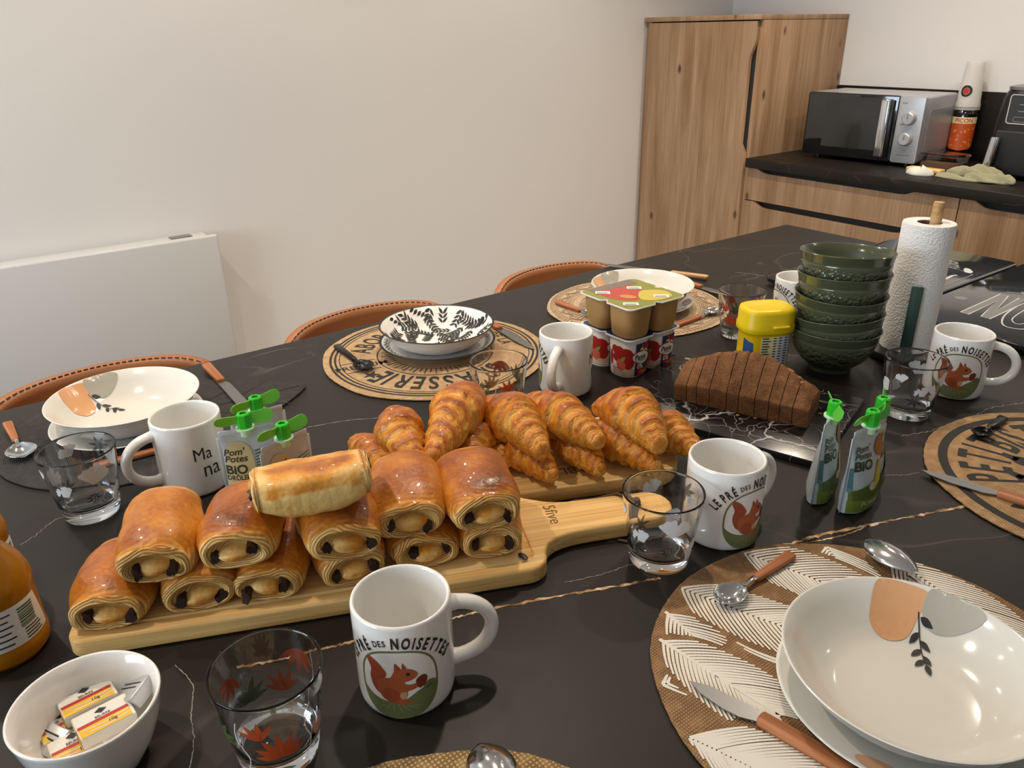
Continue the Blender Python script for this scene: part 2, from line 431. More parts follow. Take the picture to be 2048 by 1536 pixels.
struct('baseboard_left', box2((XL, YF, 0), (XL+.012, 2.84, .08), .002), 'window_frame')

for i, (x, y) in enumerate(DOWNLIGHTS):
    t = thing('ceiling_downlight', 'small round recessed spotlight set in the white ceiling', 'ceiling light', (x, y, ZC), 0, 'recessed ceiling spotlights')
    obj('trim_ring', lathe([(.030, -.001), (.030, -.006), (.042, -.006), (.045, -.001), (.045, .0), (.030, .0)], 28), 'window_frame', t)
    obj('lens', lathe([(0, -.002), (.0295, -.002), (.0295, 0), (0, 0)], 24), 'lamp_disc', t)
    l = bpy.data.lights.new('ceiling_lamp_%d_offscreen' % (i+1), 'SPOT'); l.energy = LAMP_W; l.color = WARM; l.spot_size = radians(118); l.spot_blend = .7; l.shadow_soft_size = .035
    lo = bpy.data.objects.new('ceiling_lamp_%d_offscreen' % (i+1), l); COL.objects.link(lo); lo.parent = t; lo.location = (0, 0, -.02)

# ------------------------------------------------------------------ tall cabinet in the corner
YC = 2.854; CX1 = -2.185
cab = thing('tall_cabinet', 'half-height oak cupboard standing in the corner beside the black counter', 'cabinet', (-2.5, 3.16, 0))
def part(name, p0, p1, mat, par, bev=.001):
    me = box2((p0[0]-par.location.x, p0[1]-par.location.y, p0[2]-par.location.z), (p1[0]-par.location.x, p1[1]-par.location.y, p1[2]-par.location.z), bev)
    return obj(name, me, mat, par)
CT = T + .556
part('carcass', (-2.828, 2.89, .10), (-2.206, 3.468, CT-.021), 'black_gap', cab)
part('plinth', (-2.828, 2.92, 0), (-2.186, 3.46, .10), 'black_matte', cab)
part('top_panel', (-2.83, 2.853, CT-.019), (-2.184, 3.469, CT), 'oak_v', cab)
part('side_panel', (-2.204, 2.874, .10), (-2.185, 3.468, CT-.02), 'oak_v', cab)
part('filler_strip', (-2.83, 2.872, .10), (-2.803, 2.889, CT-.02), 'oak_v', cab)
dx0, dx1, nd = -2.801, -2.199, .024
outl = [(dx0, .102), (dx1, .102), (dx1, T+.015), (dx1-nd, T+.055), (dx1-nd, T+.385), (dx1-nd*.85, T+.405), (dx1-nd*.1, T+.45), (dx1, T+.465), (dx1, CT-.024), (dx0, CT-.024)]
door = obj('door', prism([(a-cab.location.x, b) for a, b in outl], YC-cab.location.y, YC+.019-cab.location.y, .0012, 1, plane='XZ'), 'oak_v', cab)
part('handle_recess', (-2.25, 2.874, .12), (-2.2045, 2.889, CT-.03), 'black_gap', cab)

# ------------------------------------------------------------------ counter run on the back wall
YD = 2.870
def front(par, name, xa, xb, za, zb, na=None, nb=None, depth=.02):
    "drawer or door front with a routed grip cut in its top edge"
    L = par.location
    o = [(xa, za), (xb, za), (xb, zb)]
    if na is not None: o += [(nb, zb), (nb-.035, zb-depth*.85), (nb-.06, zb-depth), (na+.06, zb-depth), (na+.035, zb-depth*.85), (na, zb)]
    o += [(xa, zb)]
    return obj(name, prism([(a-L.x, b-L.z) for a, b in o], YD-L.y, YD+.019-L.y, .001, 1, plane='XZ'), 'oak_h', par)
def base_unit(xa, xb, label, drawers):
    u = thing('base_cabinet', label, 'cabinet', ((xa+xb)/2, 3.17, 0), 0, None)
    part('carcass', (xa+.002, 2.895, .10), (xb-.002, 3.44, T-.04), 'black_gap', u)
    part('plinth', (xa+.001, 2.93, 0), (xb-.001, 3.42, .10), 'black_matte', u)
    zt = T - .041
    if drawers:
        front(u, 'drawer_front', xa+.002, xb-.002, T-.176, zt, xa+.05, xb-.16, .016)
        front(u, 'drawer_front', xa+.002, xb-.002, T-.49, T-.180, xa+.05, xb-.16, .022)
        front(u, 'drawer_front', xa+.002, xb-.002, .105, T-.494, xa+.05, xb-.16, .022)
    else:
        front(u, 'door_front', xa+.002, (xa+xb)/2-.001, .105, zt, xa+.05, (xa+xb)/2-.08, .022)
        front(u, 'door_front', (xa+xb)/2+.001, xb-.002, .105, zt, (xa+xb)/2+.08, xb-.05, .022)
    return u
base_unit(CX1, -1.283, 'oak drawer unit under the counter next to the tall cupboard', True)
base_unit(-1.283, -.383, 'oak two-door base unit below the air fryer', False)
base_unit(-.383, .517, 'oak drawer unit at the far end of the counter run', True)
ctr = obj('countertop', box2((CX1+.001, 2.848, T-.038), (.56, 3.468, T), .003), 'counter_stone'); tag(ctr, 'long black stone-look countertop along the back wall', 'countertop')
bs = obj('backsplash', box2((CX1+.001, 3.452, T+.0005), (.56, 3.4695, T+.264), .001), 'counter_stone'); tag(bs, 'low black splashback strip along the white wall', 'backsplash')

# ------------------------------------------------------------------ microwave
mx0, mx1, my, mz0, mz1 = -2.060, -1.582, 3.080, .016, .262
mw = thing('microwave_oven', 'silver microwave oven with two knobs and a dark window', 'microwave', ((mx0+mx1)/2, my, T), radians(4.5))
W2 = (mx1-mx0)/2; Wm = mx1-mx0; Hm = mz1-mz0
bm_ = box2((-W2, .018, mz0), (W2, .290, mz1), .010, 3); obj('body', bm_, 'silver_paint', mw)
obj('side_emboss', prism(rrect(.21, .165, .02, 5, (.155, mz0+.115)), 0, .0015, .001, 1), 'silver_paint', mw, (W2+.0002, 0, 0), (pi/2, 0, pi/2))
M('mw_door', '#161616', .08, spec=.6, coat=.5)
obj('door', prism(rrect(.79*Wm, Hm, .008, 4, (-W2+.395*Wm, (mz0+mz1)/2)), 0, .02, .002, 2, plane='XZ'), 'mw_door', mw)
obj('window', prism(rrect(.49*Wm, Hm*.80, .004, 3, (-W2+.415*Wm, (mz0+mz1)/2+.012)), -.0008, .004, 0, plane='XZ'), 'mw_window', mw)
obj('control_panel', prism(rrect(.205*Wm, Hm, .008, 4, (W2-.1025*Wm, (mz0+mz1)/2)), -.001, .02, .002, 2, plane='XZ'), 'silver_paint', mw)
obj('handle', rbox(.036, .018, Hm*.88, .006, 3, (-W2+.71*Wm, -.022, (mz0+mz1)/2+.002)), 'chrome', mw)
obj('handle_mount', rbox(.022, .016, Hm*.86, .002, 1, (-W2+.745*Wm, -.008, (mz0+mz1)/2)), 'black_plastic', mw)
for k, fz in enumerate((.68, .37)):
    kb = obj('knob', lathe([(0, 0), (.0265, 0), (.0265, .004), (.024, .007), (.023, .021), (.020, .024), (0, .024)], 32), 'silver_paint', mw, (W2-.1*Wm, -.0005, mz0+Hm*fz), (pi/2, 0, 0))
    obj('pointer', rbox(.003, .018, .002, .0005, 1, (0, .008, .0245)), 'brushed', kb)
def mwmap(x, y): return (x, -.0018, y)
sm = []
for zz, s in ((mz0+Hm*.90, 'Power'), (mz0+Hm*.585, 'Timer')): sm += text(s, .0075, 0, W2-.155*Wm, zz)
decal('panel_print', sm[:1], 'print_black', mw, mwmap); decal('panel_print', sm[1:], 'print_black', mw, mwmap); decal('panel_print', stroke([(W2-.16*Wm, mz0+.03), (W2-.05*Wm, mz0+.03)], .0012), 'print_black', mw, mwmap)
for sx in (-1, 1):
    for yy in (.05, .25): obj('foot', lathe([(0, 0), (.012, 0), (.012, mz0+.002), (0, mz0+.002)], 14), 'black_plastic', mw, (sx*(W2-.05), yy, 0))

# ------------------------------------------------------------------ bottle with cups, plastic box, air fryer, cloth
YBt = 3.400
bx = atY(1924, 262, YBt); rb = (atY(1942, 258, YBt) - atY(1897, 262, YBt)).length / 2
bt = thing('liqueur_bottle', 'dark bottle with an orange label under upturned plastic cups', 'bottle', (bx.x, YBt, T))
zlab1 = atY(1921, 232, YBt).z - T; zlab0 = atY(1914, 298, YBt).z - T; zcup0 = atY(1927, 212, YBt).z - T; zcup1 = atY(1938, 122, YBt).z - T
M('bottle_glass', '#0d0b0a', .06, spec=.7, coat=.5); M('orange_label', '#c4501c', .45); M('orange_label2', '#d98a3c', .45)
zs = zlab1 + .006
obj('glass_body', lathe([(0, .002), (rb*.9, 0), (rb, .006), (rb, zs), (rb*.93, zs+.012), (rb*.6, zs+.03), (rb*.42, zs+.05), (rb*.38, zcup0+.06), (rb*.38, zcup0+.085), (0, zcup0+.085)], 40), 'bottle_glass', bt)
fa = tocam(bx)
def cyl(R, a0): return lambda x, y: (R*cos(a0 + x/R), R*sin(a0 + x/R), y)
lw = rb*1.35
decal('label', poly([(-lw, zlab1), (-lw, zlab0+.018), (-lw*.7, zlab0+.006), (0, zlab0), (lw*.7, zlab0+.006), (lw, zlab0+.018), (lw, zlab1)]), 'orange_label', bt, cyl(rb+.0006, fa), .004)
M('label_cream', '#e8cf9a', .5)
decal('label_band', poly([(-lw, zlab1-.024), (lw, zlab1-.024), (lw, zlab1), (-lw, zlab1)]), 'label_cream', bt, cyl(rb+.0009, fa), .004)
decal('label_name', text('PICON', .021, .012, 0, zlab1-.012, 1.05), 'print_red', bt, cyl(rb+.0012, fa), .004)
rnd = random.Random(5); orn = []
for i in range(16): orn += ell(rnd.uniform(-lw*.75, lw*.75), rnd.uniform(zlab0+.018, zlab1-.034), rnd.uniform(.003, .008), rnd.uniform(.002, .005), rnd.uniform(0, 3))
decal('label_ornament', orn, 'orange_label2', bt, cyl(rb+.0009, fa), .004)
rc = (atY(1952, 205, YBt) - atY(1905, 207, YBt)).length / 2
for k in range(2):
    cp = obj('plastic_cup', lathe([(rc*1.0, zcup0), (rc*1.04, zcup0), (rc*1.0, zcup0+.012), (rc*.97, zcup0+.016), (rc*.74, zcup1-.004), (rc*.70, zcup1), (0, zcup1), (0, zcup1-.0015), (rc*.69, zcup1-.0015), (rc*.95, zcup0+.012)], 40), 'cup_plastic', None, (bx.x, YBt, T + .0005 - k*.012 + .0))
    tag(cp, 'translucent plastic cup turned over the bottle neck' + (', with a round red and black emblem' if k == 0 else ', nested under the emblem cup'), 'cup', None)
    if k == 0:
        def cm(x, y):
            r = rc*.97 + (rc*.74 - rc*.97) * (y - zcup0 - .016) / (zcup1 - zcup0 - .02) + .0006; a = fa - .35 + x/r
            return (r*cos(a), r*sin(a), y)
        zc = zcup0 + .058
        decal('emblem', ring(0, zc, .013, .022, 32), 'print_black', cp, cm, .004); decal('emblem_rim', ring(0, zc, .022, .024, 32), 'print_white', cp, cm, .004)
        decal('emblem_centre', ell(0, zc, .0115, .0115), 'print_red', cp, cm, .004)
# clear box
pb = atY(1870, 312, 3.17); 
cbx = thing('plastic_box', 'clear lidded plastic box in front of the dark bottle', 'box', (pb.x+.030, 3.175, T))
obj('tray', loft([[(x, y, .002) for x, y in rrect(.14, .10, .012)], [(x, y, .050) for x, y in rrect(.155, .115, .014)]], cap1=False), 'clear_plastic', cbx)
obj('lid', loft([[(x, y, .050) for x, y in rrect(.163, .122, .015)], [(x, y, .054) for x, y in rrect(.163, .122, .015)], [(x, y, .058) for x, y in rrect(.15, .11, .012)]]), 'clear_plastic', cbx)
obj('contents', loft([[(x, y, .003) for x, y in rrect(.13, .09, .012)], [(x, y, .026) for x, y in rrect(.13, .09, .02)]]), M('box_contents', '#7d5a42', .7), cbx)
# air fryer
yA = 3.115; xa = atY(1957, 330, yA).x; zta = atY(1992, 178, yA).z - T
af = thing('air_fryer', 'black air fryer with a chrome grip at the right of the counter', 'air fryer', (xa+.16, yA+.16, T))
rings_ = []
for z, s in ((0.008, .92), (.02, .97), (.10, 1.0), (zta*.62, .985), (zta*.9, .94), (zta-.008, .90), (zta, .86)):
    rings_.append([(x*s, y*s, z) for x, y in rrect(.32, .32, .07, 7)])
obj('body', loft(rings_, sharp=30), 'black_plastic', af)
obj('lid_rim', loft([[(x, y, zta-.002) for x, y in rrect(.285, .285, .06, 7)], [(x, y, zta+.008) for x, y in rrect(.285, .285, .06, 7)], [(x, y, zta+.012) for x, y in rrect(.25, .25, .05, 7)]]), 'brushed', af)
obj('basket_front', rbox(.25, .012, zta*.50, .02*.3, 3, (0, -.161, zta*.30)), 'black_matte', af)
scr = [rrect(.20, .085, .012, 5, (.0, zta*.78))]
obj('control_screen', prism(rrect(.215, .105, .012, 5, (.0, zta*.79)), -.1585, -.140, .001, 1, plane='XZ'), 'dark_glass', af)
def afm(x, y): return (x, -.1592, y)
fr_ = rrect(.205, .095, .010, 5, (0, zta*.79))
decal('screen_outline', stroke(fr_ + fr_[:1], .0022), 'print_white', af, afm)
ic = []
for i in range(4):
    for j in range(2): ic += stroke([(-.07 + .045*i, zta*.79 + .016 - .022*j), (-.05 + .045*i, zta*.79 + .016 - .022*j)], .0022)
icr = rrect(.05, .016, .007, 4, (-.055, zta*.79-.033)); ic += stroke(icr + icr[:1], .0015)
decal('screen_icons', ic, M('icon_grey', '#8c8c8c', .6), af, afm)['kind'] = 'stuff'
hx = atY(1993, 270, yA-.03).x - af.location.x
obj('grip', loft([[(x*s + hx + sh, y - .19, z) for x, y in rrect(.030, .022, .009, 5)] for z, s, sh in ((.025, .9, -.012), (.03, 1, -.012), (zta*.30, 1, -.005), (zta*.47, 1, 0), (zta*.48, .92, 0))]), 'chrome', af)
obj('grip_mount', rbox(.022, .03, zta*.2, .004, 2, (hx-.004, -.17, zta*.27)), 'black_plastic', af)

# kitchen cloth heap
def heap(name, label, pts, seed, hmax, mat, thick=.004, cat='towel'):
    "soft folded cloth: outline polygon in metres, heights by folds"
    t = thing(name, label, cat, (sum(p.x for p in pts)/len(pts), sum(p.y for p in pts)/len(pts), T))
    loc = [(p.x - t.location.x, p.y - t.location.y) for p in pts]; out = smooth_poly(loc, 8); rings = []
    for j, (s, z) in enumerate(((.985, .0005), (1.02, .004), (1.02, .010), (.97, .020), (.85, .032), (.68, .040), (.48, .045), (.28, .047), (.10, .048))):
        r = []
        for i, (x, y) in enumerate(out):
            n = noise.noise(Vector((x*18 + seed, y*18, seed))) + .5*noise.noise(Vector((x*45, y*45+seed, 2)))
            f = .65 + .5*n + .18*sin(x*75 + y*40 + 3*n)
            zz = z if j < 1 else max(.001, z * hmax/.048 * max(.25, f))
            r.append((x*s, y*s, zz))
        rings.append(r)
    obj('folded_cloth', loft(rings, sharp=180), mat, t); return t
mc = M('linen_green', '#8a886a', .85, sheen=.3); tt = Nt(mc); nn = tt.n('TexNoise', i_Scale=900.0); tt.l(tt.obj(), 0, nn, 'Vector'); tt.bump(nn, 0, .4, .0006)
M('linen_white', '#cfcec4', .85, sheen=.3)
tx0, tx1 = atY(1872, 350, 3.0).x, atY(2016, 362, 3.0).x
kt = thing('kitchen_towel', 'sage green kitchen towel crumpled on the counter by the air fryer', 'towel', ((tx0+tx1)/2, 3.02, T))
def fold(a, b, w, hgt, seed, z=0.0, twist=0.0):
    "one soft fold of cloth from a to b"
    a, b = Vector(a), Vector(b); d = (b-a); n = Vector((-d.y, d.x)).normalized(); rings = []
    for k in range(25):
        f = k/24; e = (sin(pi*(.04+.92*f)))**.45; c0 = a + d*f + n*.006*sin(f*9+seed); r = []
        for i in range(26):
            th = 2*pi*i/26; x = cos(th); y = sin(th); ww = w/2*e*(1 + .12*sin(f*14+seed)); 
            hh = hgt*e*(.75 + .35*sin(f*7 + seed*2)*.5 + .22*sin(x*5 + f*12 + seed) + .12*noise.noise(Vector((f*9, x*3, seed))))
            p = c0 + n*ww*x; zz = z + max(.0006, (hh*abs(y)**.7 if y > 0 else .0006) + twist*x*hgt*.4*e)
            r.append((p.x, p.y, zz))
        rings.append(r)
    return loft(rings, sharp=180)
hw = (tx1-tx0)/2
for a_, b_, w_, h_, s_, z_, tw_ in (((-hw, -.018), (hw+.01, .0), .080, .026, 1, 0, .2), ((-hw+.02, .02), (hw-.03, .028), .055, .052, 4, 0, 0), ((-.02, -.030), (hw+.02, -.012), .045, .034, 7, .004, .5), ((-hw+.06, .002), (hw-.01, .012), .05, .047, 9, .004, -.3)):
    obj('cloth_fold', fold(a_, b_, w_, h_, s_, z_, tw_), 'linen_green', kt)
heap('white_napkin', 'white cloth napkin bundled beside the green kitchen towel', [Vector(p) for p in ((tx0-.105, 2.985, 0), (tx0-.06, 3.015, 0), (tx0-.012, 3.005, 0), (tx0-.012, 2.965, 0), (tx0-.06, 2.950, 0))], 9, .040, 'linen_white', cat='napkin')
sp = thing('wooden_board', 'small wooden board tucked behind the white napkin', 'board', (tx0-.07, 3.055, T))
obj('board', rbox(.13, .045, .016, .004, 2, (0, 0, .008)), 'pale_wood', sp)

# ------------------------------------------------------------------ radiator on the left wall
rx = XL + .002; rf = XL + .105
pR = atX(436, 472, rf); rad_y1 = pR.y; rad_z1 = atX(300, 489, rf).z
rad = thing('panel_radiator', 'flat white electric radiator on the plain left wall', 'radiator', (XL, rad_y1-.45, 0))
def rb2(n, p0, p1, m, b=.006): return part(n, p0, p1, m, rad, b)
rad.location.z = 0
rb2('front_panel', (rf-.018, rad_y1-1.05, rad_z1-.58), (rf, rad_y1, rad_z1), 'radiator_white', .008)
rb2('back_box', (XL+.02, rad_y1-1.02, rad_z1-.56), (rf-.019, rad_y1-.035, rad_z1-.012), 'radiator_white')
rb2('top_cover', (XL+.025, rad_y1-1.03, rad_z1-.0115), (rf-.019, rad_y1-.03, rad_z1-.002), 'radiator_white', .002)
for yy in (rad_y1-.82, rad_y1-.2): rb2('wall_bracket', (XL+.0005, yy, rad_z1-.5), (XL+.0205, yy+.04, rad_z1-.1), 'radiator_white', .002)
rb2('control_display', (XL+.04, rad_y1-.145, rad_z1-.002), (rf-.03, rad_y1-.075, rad_z1+.0015), M('display_grey', '#6e6e6c', .3), .001)

# ------------------------------------------------------------------ kitchen island
IX0, IX1, IY0, IY1 = -1.32, 0.02, -1.35, 1.935
isl = thing('kitchen_island', 'long black kitchen island laid for breakfast', 'kitchen island', ((IX0+IX1)/2, .3, 0))
part('worktop', (IX0, IY0, T-.022), (IX1, IY1, T), 'island_stone', isl, .003)
part('base_body', (IX0+.34, IY0+.03, .10), (IX1-.03, IY1-.03, T-.0225), 'oak_v', isl)
part('plinth', (IX0+.38, IY0+.08, 0), (IX1-.08, IY1-.08, .10), 'black_matte', isl)
part('end_panel', (IX0+.03, IY1-.06, 0), (IX0+.34, IY1-.03, T-.0225), 'oak_v', isl)
part('end_panel', (IX0+.03, IY0+.03, 0), (IX0+.34, IY0+.06, T-.0225), 'oak_v', isl)
mcop = M('copper_vein', '#a87a4e', .35, .3); tt = Nt(mcop); nn = tt.n('TexNoise', i_Scale=60.0, i_Detail=4.0); tt.l(tt.obj(), 0, nn, 'Vector')
rr = tt.ramp(nn, 0, [(.35, lin('#4a3526')), (.5, lin('#b08355')), (.65, lin('#e2cfae'))]); tt.l(rr, 0, tt.p, 'Base Color')
M('pale_vein', '#8f877c', .5)
def vein(name, px, w, mat, seed, jit=.002):
    pts = [at(*p) for p in px]; pl = smooth_poly([(p.x, p.y) for p in pts], 14, False); rn = random.Random(seed); out = []
    vs, fs = [], []
    for i, p in enumerate(pl):
        a = pl[max(i-1, 0)]; b = pl[min(i+1, len(pl)-1)]; dx, dy = b[0]-a[0], b[1]-a[1]; l = sqrt(dx*dx+dy*dy) or 1
        ww = w * (.35 + rn.random()); j = rn.uniform(-jit, jit)
        cx, cy = p[0] - dy/l*j, p[1] + dx/l*j
        vs += [(cx - dy/l*ww/2, cy + dx/l*ww/2), (cx + dy/l*ww/2, cy - dx/l*ww/2)]
    for i in range(len(pl)-1): fs.append((2*i, 2*i+1, 2*i+3, 2*i+2))
    decal(name, [(vs, fs)], mat, isl, lambda x, y: (x - isl.location.x, y - isl.location.y, T + .0003))
vein('copper_vein', [(470, 1335), (560, 1318), (640, 1299), (705, 1284), (800, 1262), (900, 1238), (985, 1218), (1130, 1190), (1250, 1170), (1320, 1156)], .0032, 'copper_vein', 1, .0009)
vein('copper_vein', [(1545, 1098), (1600, 1082), (1660, 1066), (1740, 1050), (1830, 1032), (1925, 1013), (2040, 985)], .0042, 'copper_vein', 2, .0009)
vein('copper_vein', [(1560, 1096), (1630, 1083), (1690, 1070), (1740, 1050)], .0020, 'copper_vein', 8, .0006)
vein('pale_vein', [(350, 1330), (385, 1370), (382, 1430), (388, 1480), (380, 1536)], .0008, 'pale_vein', 3, .0005)
vein('pale_vein', [(1800, 872), (1860, 862), (1930, 838), (1990, 815), (2048, 805)], .0012, 'pale_vein', 4)
vein('pale_vein', [(615, 855), (690, 842), (760, 836), (830, 832)], .0012, 'pale_vein', 5, .0004)
vein('pale_vein', [(1470, 545), (1500, 548), (1530, 552)], .0014, 'pale_vein', 6, .0004)
vein('pale_vein', [(1690, 945), (1760, 950), (1810, 950), (1840, 945)], .0009, 'pale_vein', 7, .0012)
vein('pale_vein', [(1130, 1165), (1200, 1150), (1260, 1130), (1330, 1118)], .0008, 'pale_vein', 9, .0008)
vein('pale_vein', [(40, 1090), (70, 1072), (110, 1040), (150, 1030)], .0009, 'pale_vein', 10, .0015)

# bar stools
def stool(yc, label):
    t = thing('bar_stool', label, 'stool', (-1.42, yc, 0), 0, 'tan leather bar stools along the island')
    ztop, zs = T - .043, .66
    # shell: back curved round the sitter, U-section sheet with thickness
    def shell_pt(u, v):
        # u in -1..1 across, v 0..1 from seat front to back top
        if v < .5:
            k = v / .5; x = .20 - .27*k; z = zs + .012*(1-k) + .035*u*u*k; w = .20 - .01*k
        else:
            k = (v - .5) / .5; x = -.07 - .045*k - .015*sin(k*pi); z = zs + .02 + (ztop - zs - .02)*k + .035*u*u*(1-k); w = .19 - .004*k
        x += .075*u*u*max(0, (v-.35)/.65)
        if v > .8: z -= .022*abs(u)**7 * (v-.8)/.2
        return Vector((x, w*u, z))
    nu, nv = 26, 26; P = [[shell_pt(-1 + 2*i/nu, j/nv) for i in range(nu+1)] for j in range(nv+1)]
    vs, fs = [], []; th = .022
    def nrm(i, j):
        a = P[j][min(i+1, nu)] - P[j][max(i-1, 0)]; b = P[min(j+1, nv)][i] - P[max(j-1, 0)][i]; return a.cross(b).normalized()
    for side in (0, 1):
        for j in range(nv+1):
            for i in range(nu+1): vs.append(P[j][i] + nrm(i, j) * (th/2 if side == 0 else -th/2))
    N = (nu+1)*(nv+1); id_ = lambda s, i, j: s*N + j*(nu+1) + i
    for j in range(nv):
        for i in range(nu):
            fs.append((id_(0, i, j), id_(0, i+1, j), id_(0, i+1, j+1), id_(0, i, j+1))); fs.append((id_(1, i, j), id_(1, i, j+1), id_(1, i+1, j+1), id_(1, i+1, j)))
    border = [(i, 0) for i in range(nu)] + [(nu, j) for j in range(nv)] + [(i, nv) for i in range(nu, 0, -1)] + [(0, j) for j in range(nv, 0, -1)]
    for k in range(len(border)):
        a, b = border[k], border[(k+1) % len(border)]; fs.append((id_(0, *a), id_(1, *a), id_(1, *b), id_(0, *b)))
    bm = bmesh.new(); bv = [bm.verts.new(v) for v in vs]
    for f in fs: bm.faces.new([bv[i] for i in f])
    sh = obj('seat_shell', from_bm('shell', bm, True, 180), 'leather', t)
    # dashed seam along the rim of the back
    rim = [P[j][0] for j in range(nv//2, nv)] + [P[nv][i] for i in range(nu+1)] + [P[j][nu] for j in range(nv-1, nv//2, -1)]
    fine = []
    for a, b in zip(rim, rim[1:]):
        for k in range(4): fine.append(a.lerp(b, k/4))
    bm = bmesh.new()
    for k in range(0, len(fine)-2, 3):
        a, b = fine[k] + Vector((.007, 0, .0012)), fine[k+2] + Vector((.007, 0, .0012)); d = (b-a); q = Vector((0, 0, .0012)); e = d.cross(q).normalized()*.0012
        r = [bm.verts.new(p) for p in (a-e-q*.5, a+e-q*.5, a+e+q, a-e+q, b-e-q*.5, b+e-q*.5, b+e+q, b-e+q)]
        for f in ((0,1,2,3), (7,6,5,4), (0,4,5,1), (1,5,6,2), (2,6,7,3), (3,7,4,0)): bm.faces.new([r[i] for i in f])
    st = obj('seam_stitching', from_bm('stitch', bm, False), 'stitch', sh); st['kind'] = 'stuff'
    for sx in (-1, 1):
        for sy in (-1, 1):
            obj('leg', tube([(.04+sx*.10, sy*.11, zs-.02), (.04+sx*.155, sy*.17, .0)], [.011, .009], 10), 'black_steel', t)
    obj('footrest', tube([(.04+.128, -.142, .27), (.04+.128, .142, .27)], .008, 10), 'black_steel', t)
    obj('under_frame', rbox(.24, .26, .014, .003, 1, (.04, 0, zs-.02)), 'black_steel', t)
    return t
stool(.165, 'tan leather bar stool behind the dark grey leaf placemat'); stool(.692, 'tan leather bar stool behind the black-leaf patterned plates'); stool(1.213, 'tan leather bar stool behind the boho round placemat')

# hob with two printed glass covers
hob = thing('induction_hob', 'black glass induction hob set in the island under two glass covers', 'hob', (-.62, 1.5, T)); 
obj('hob_glass', box2((-.36, -.075, .0002), (.20, .425, .006), .003), 'dark_glass', hob)
M('cover_glass', '#1c1c1e', .08, spec=.6, coat=.3); M('cover_print', '#b9b9b9', .4); M('cover_print_dim', '#6d6d6e', .4); M('cover_print_dark', '#191919', .4)
gy0, gy1 = 1.41, 1.93
cv1 = thing('hob_cover', 'dark glass hob cover with white outlined lettering beside the paper towel', 'hob cover', ((-.70-.40)/2, (gy0+gy1)/2, T+.0062))
obj('glass_panel', rbox(.298, gy1-gy0, .012, .003, 2, (0, 0, .008)), 'cover_glass', cv1)
cv2 = thing('hob_cover', 'dark glass hob cover behind the paper towel roll', 'hob cover', ((-.703-1.003)/2, (gy0+gy1)/2, T+.0062))
obj('glass_panel', prism(rrect(.298, gy1-gy0, .02, 5), .002, .014, .003, 2), 'cover_glass', cv2)
for c_, w_, h_ in ((cv1, .125, .225), (cv2, .125, .225)):
    for sx in (-1, 1):
        for sy in (-1, 1): obj('rubber_foot', lathe([(0, 0), (.008, 0), (.008, .003), (0, .003)], 12), 'black_plastic', c_, (sx*w_, sy*h_, -.0002))
def from_px(o, px, zz): 
    p = at(px[0], px[1], zz); return (p.x - o.location.x, p.y - o.location.y)
zc = .0065+.0142; L1 = lambda px: from_px(cv1, px, zc)
lm = lambda x, y: (x, y, .01435)
Npoly = [L1(p) for p in ((1921, 624), (2001, 588), (2017, 592), (1990, 623), (2039, 596), (2060, 601), (1979, 638), (1962, 633), (1992, 603), (1936, 629))]
decal('letter_fill', poly(Npoly), 'cover_print_dim', cv1, lm); decal('letter_outline', stroke(Npoly + Npoly[:1], .0028), 'cover_print', cv1, lambda x, y: (x, y, .0146))
Uo = smooth_poly([L1(p) for p in ((2056, 600), (2014, 626), (2004, 645), (2020, 655), (2060, 656), (2110, 630))], 6, False)
decal('letter_outline', stroke(Uo, .003), 'cover_print', cv1, lm)
Ui = smooth_poly([L1(p) for p in ((2062, 612), (2030, 632), (2025, 642), (2040, 648), (2075, 640))], 6, False); decal('letter_outline', stroke(Ui, .0022), 'cover_print', cv1, lm)
Tt = text('T', .045, .02, 0, 0); pT = L1((2032, 586)); decal('letter', xf(Tt, 1, radians(-60), pT[0], pT[1]), 'cover_print_dim', cv1, lm)
pe = L1((1922, 596)); decal('print_oval', ell(pe[0], pe[1], .012, .012), 'cover_print_dim', cv1, lm)
L2 = lambda px: from_px(cv2, px, zc)
pts = [L2(p) for p in ((1884, 573), (1946, 549), (1900, 533))]; 
decal('print_frame', stroke(pts, .003), 'cover_print_dim', cv2, lm)
decal('letter', stroke([L2((1886, 560)), L2((1905, 551)), L2((1914, 550))], .006), 'cover_print', cv2, lm)
pw = L2((1912, 531)); decal('script_word', xf(text('nny', .05, .02, 0, 0, 1, .3), 1, radians(-60), pw[0], pw[1]), 'cover_print_dim', cv2, lm)
p2 = L2((1936, 541)); decal('cloud_print', ell(p2[0], p2[1], .008, .02, .6) + ell(p2[0]+.005, p2[1]-.008, .008, .01), 'cover_print', cv2, lm)

# ================================================================== things on the island
TOCAM = Vector((-CF.x, -CF.y, 0)).normalized()          # horizontal direction toward the photographer
RIGHT = Vector((CR.x, CR.y, 0)).normalized()
def az_rel(p, deg):
    "azimuth turned deg from 'facing the photographer' toward picture-right"
    return tocam(p) + radians(deg)

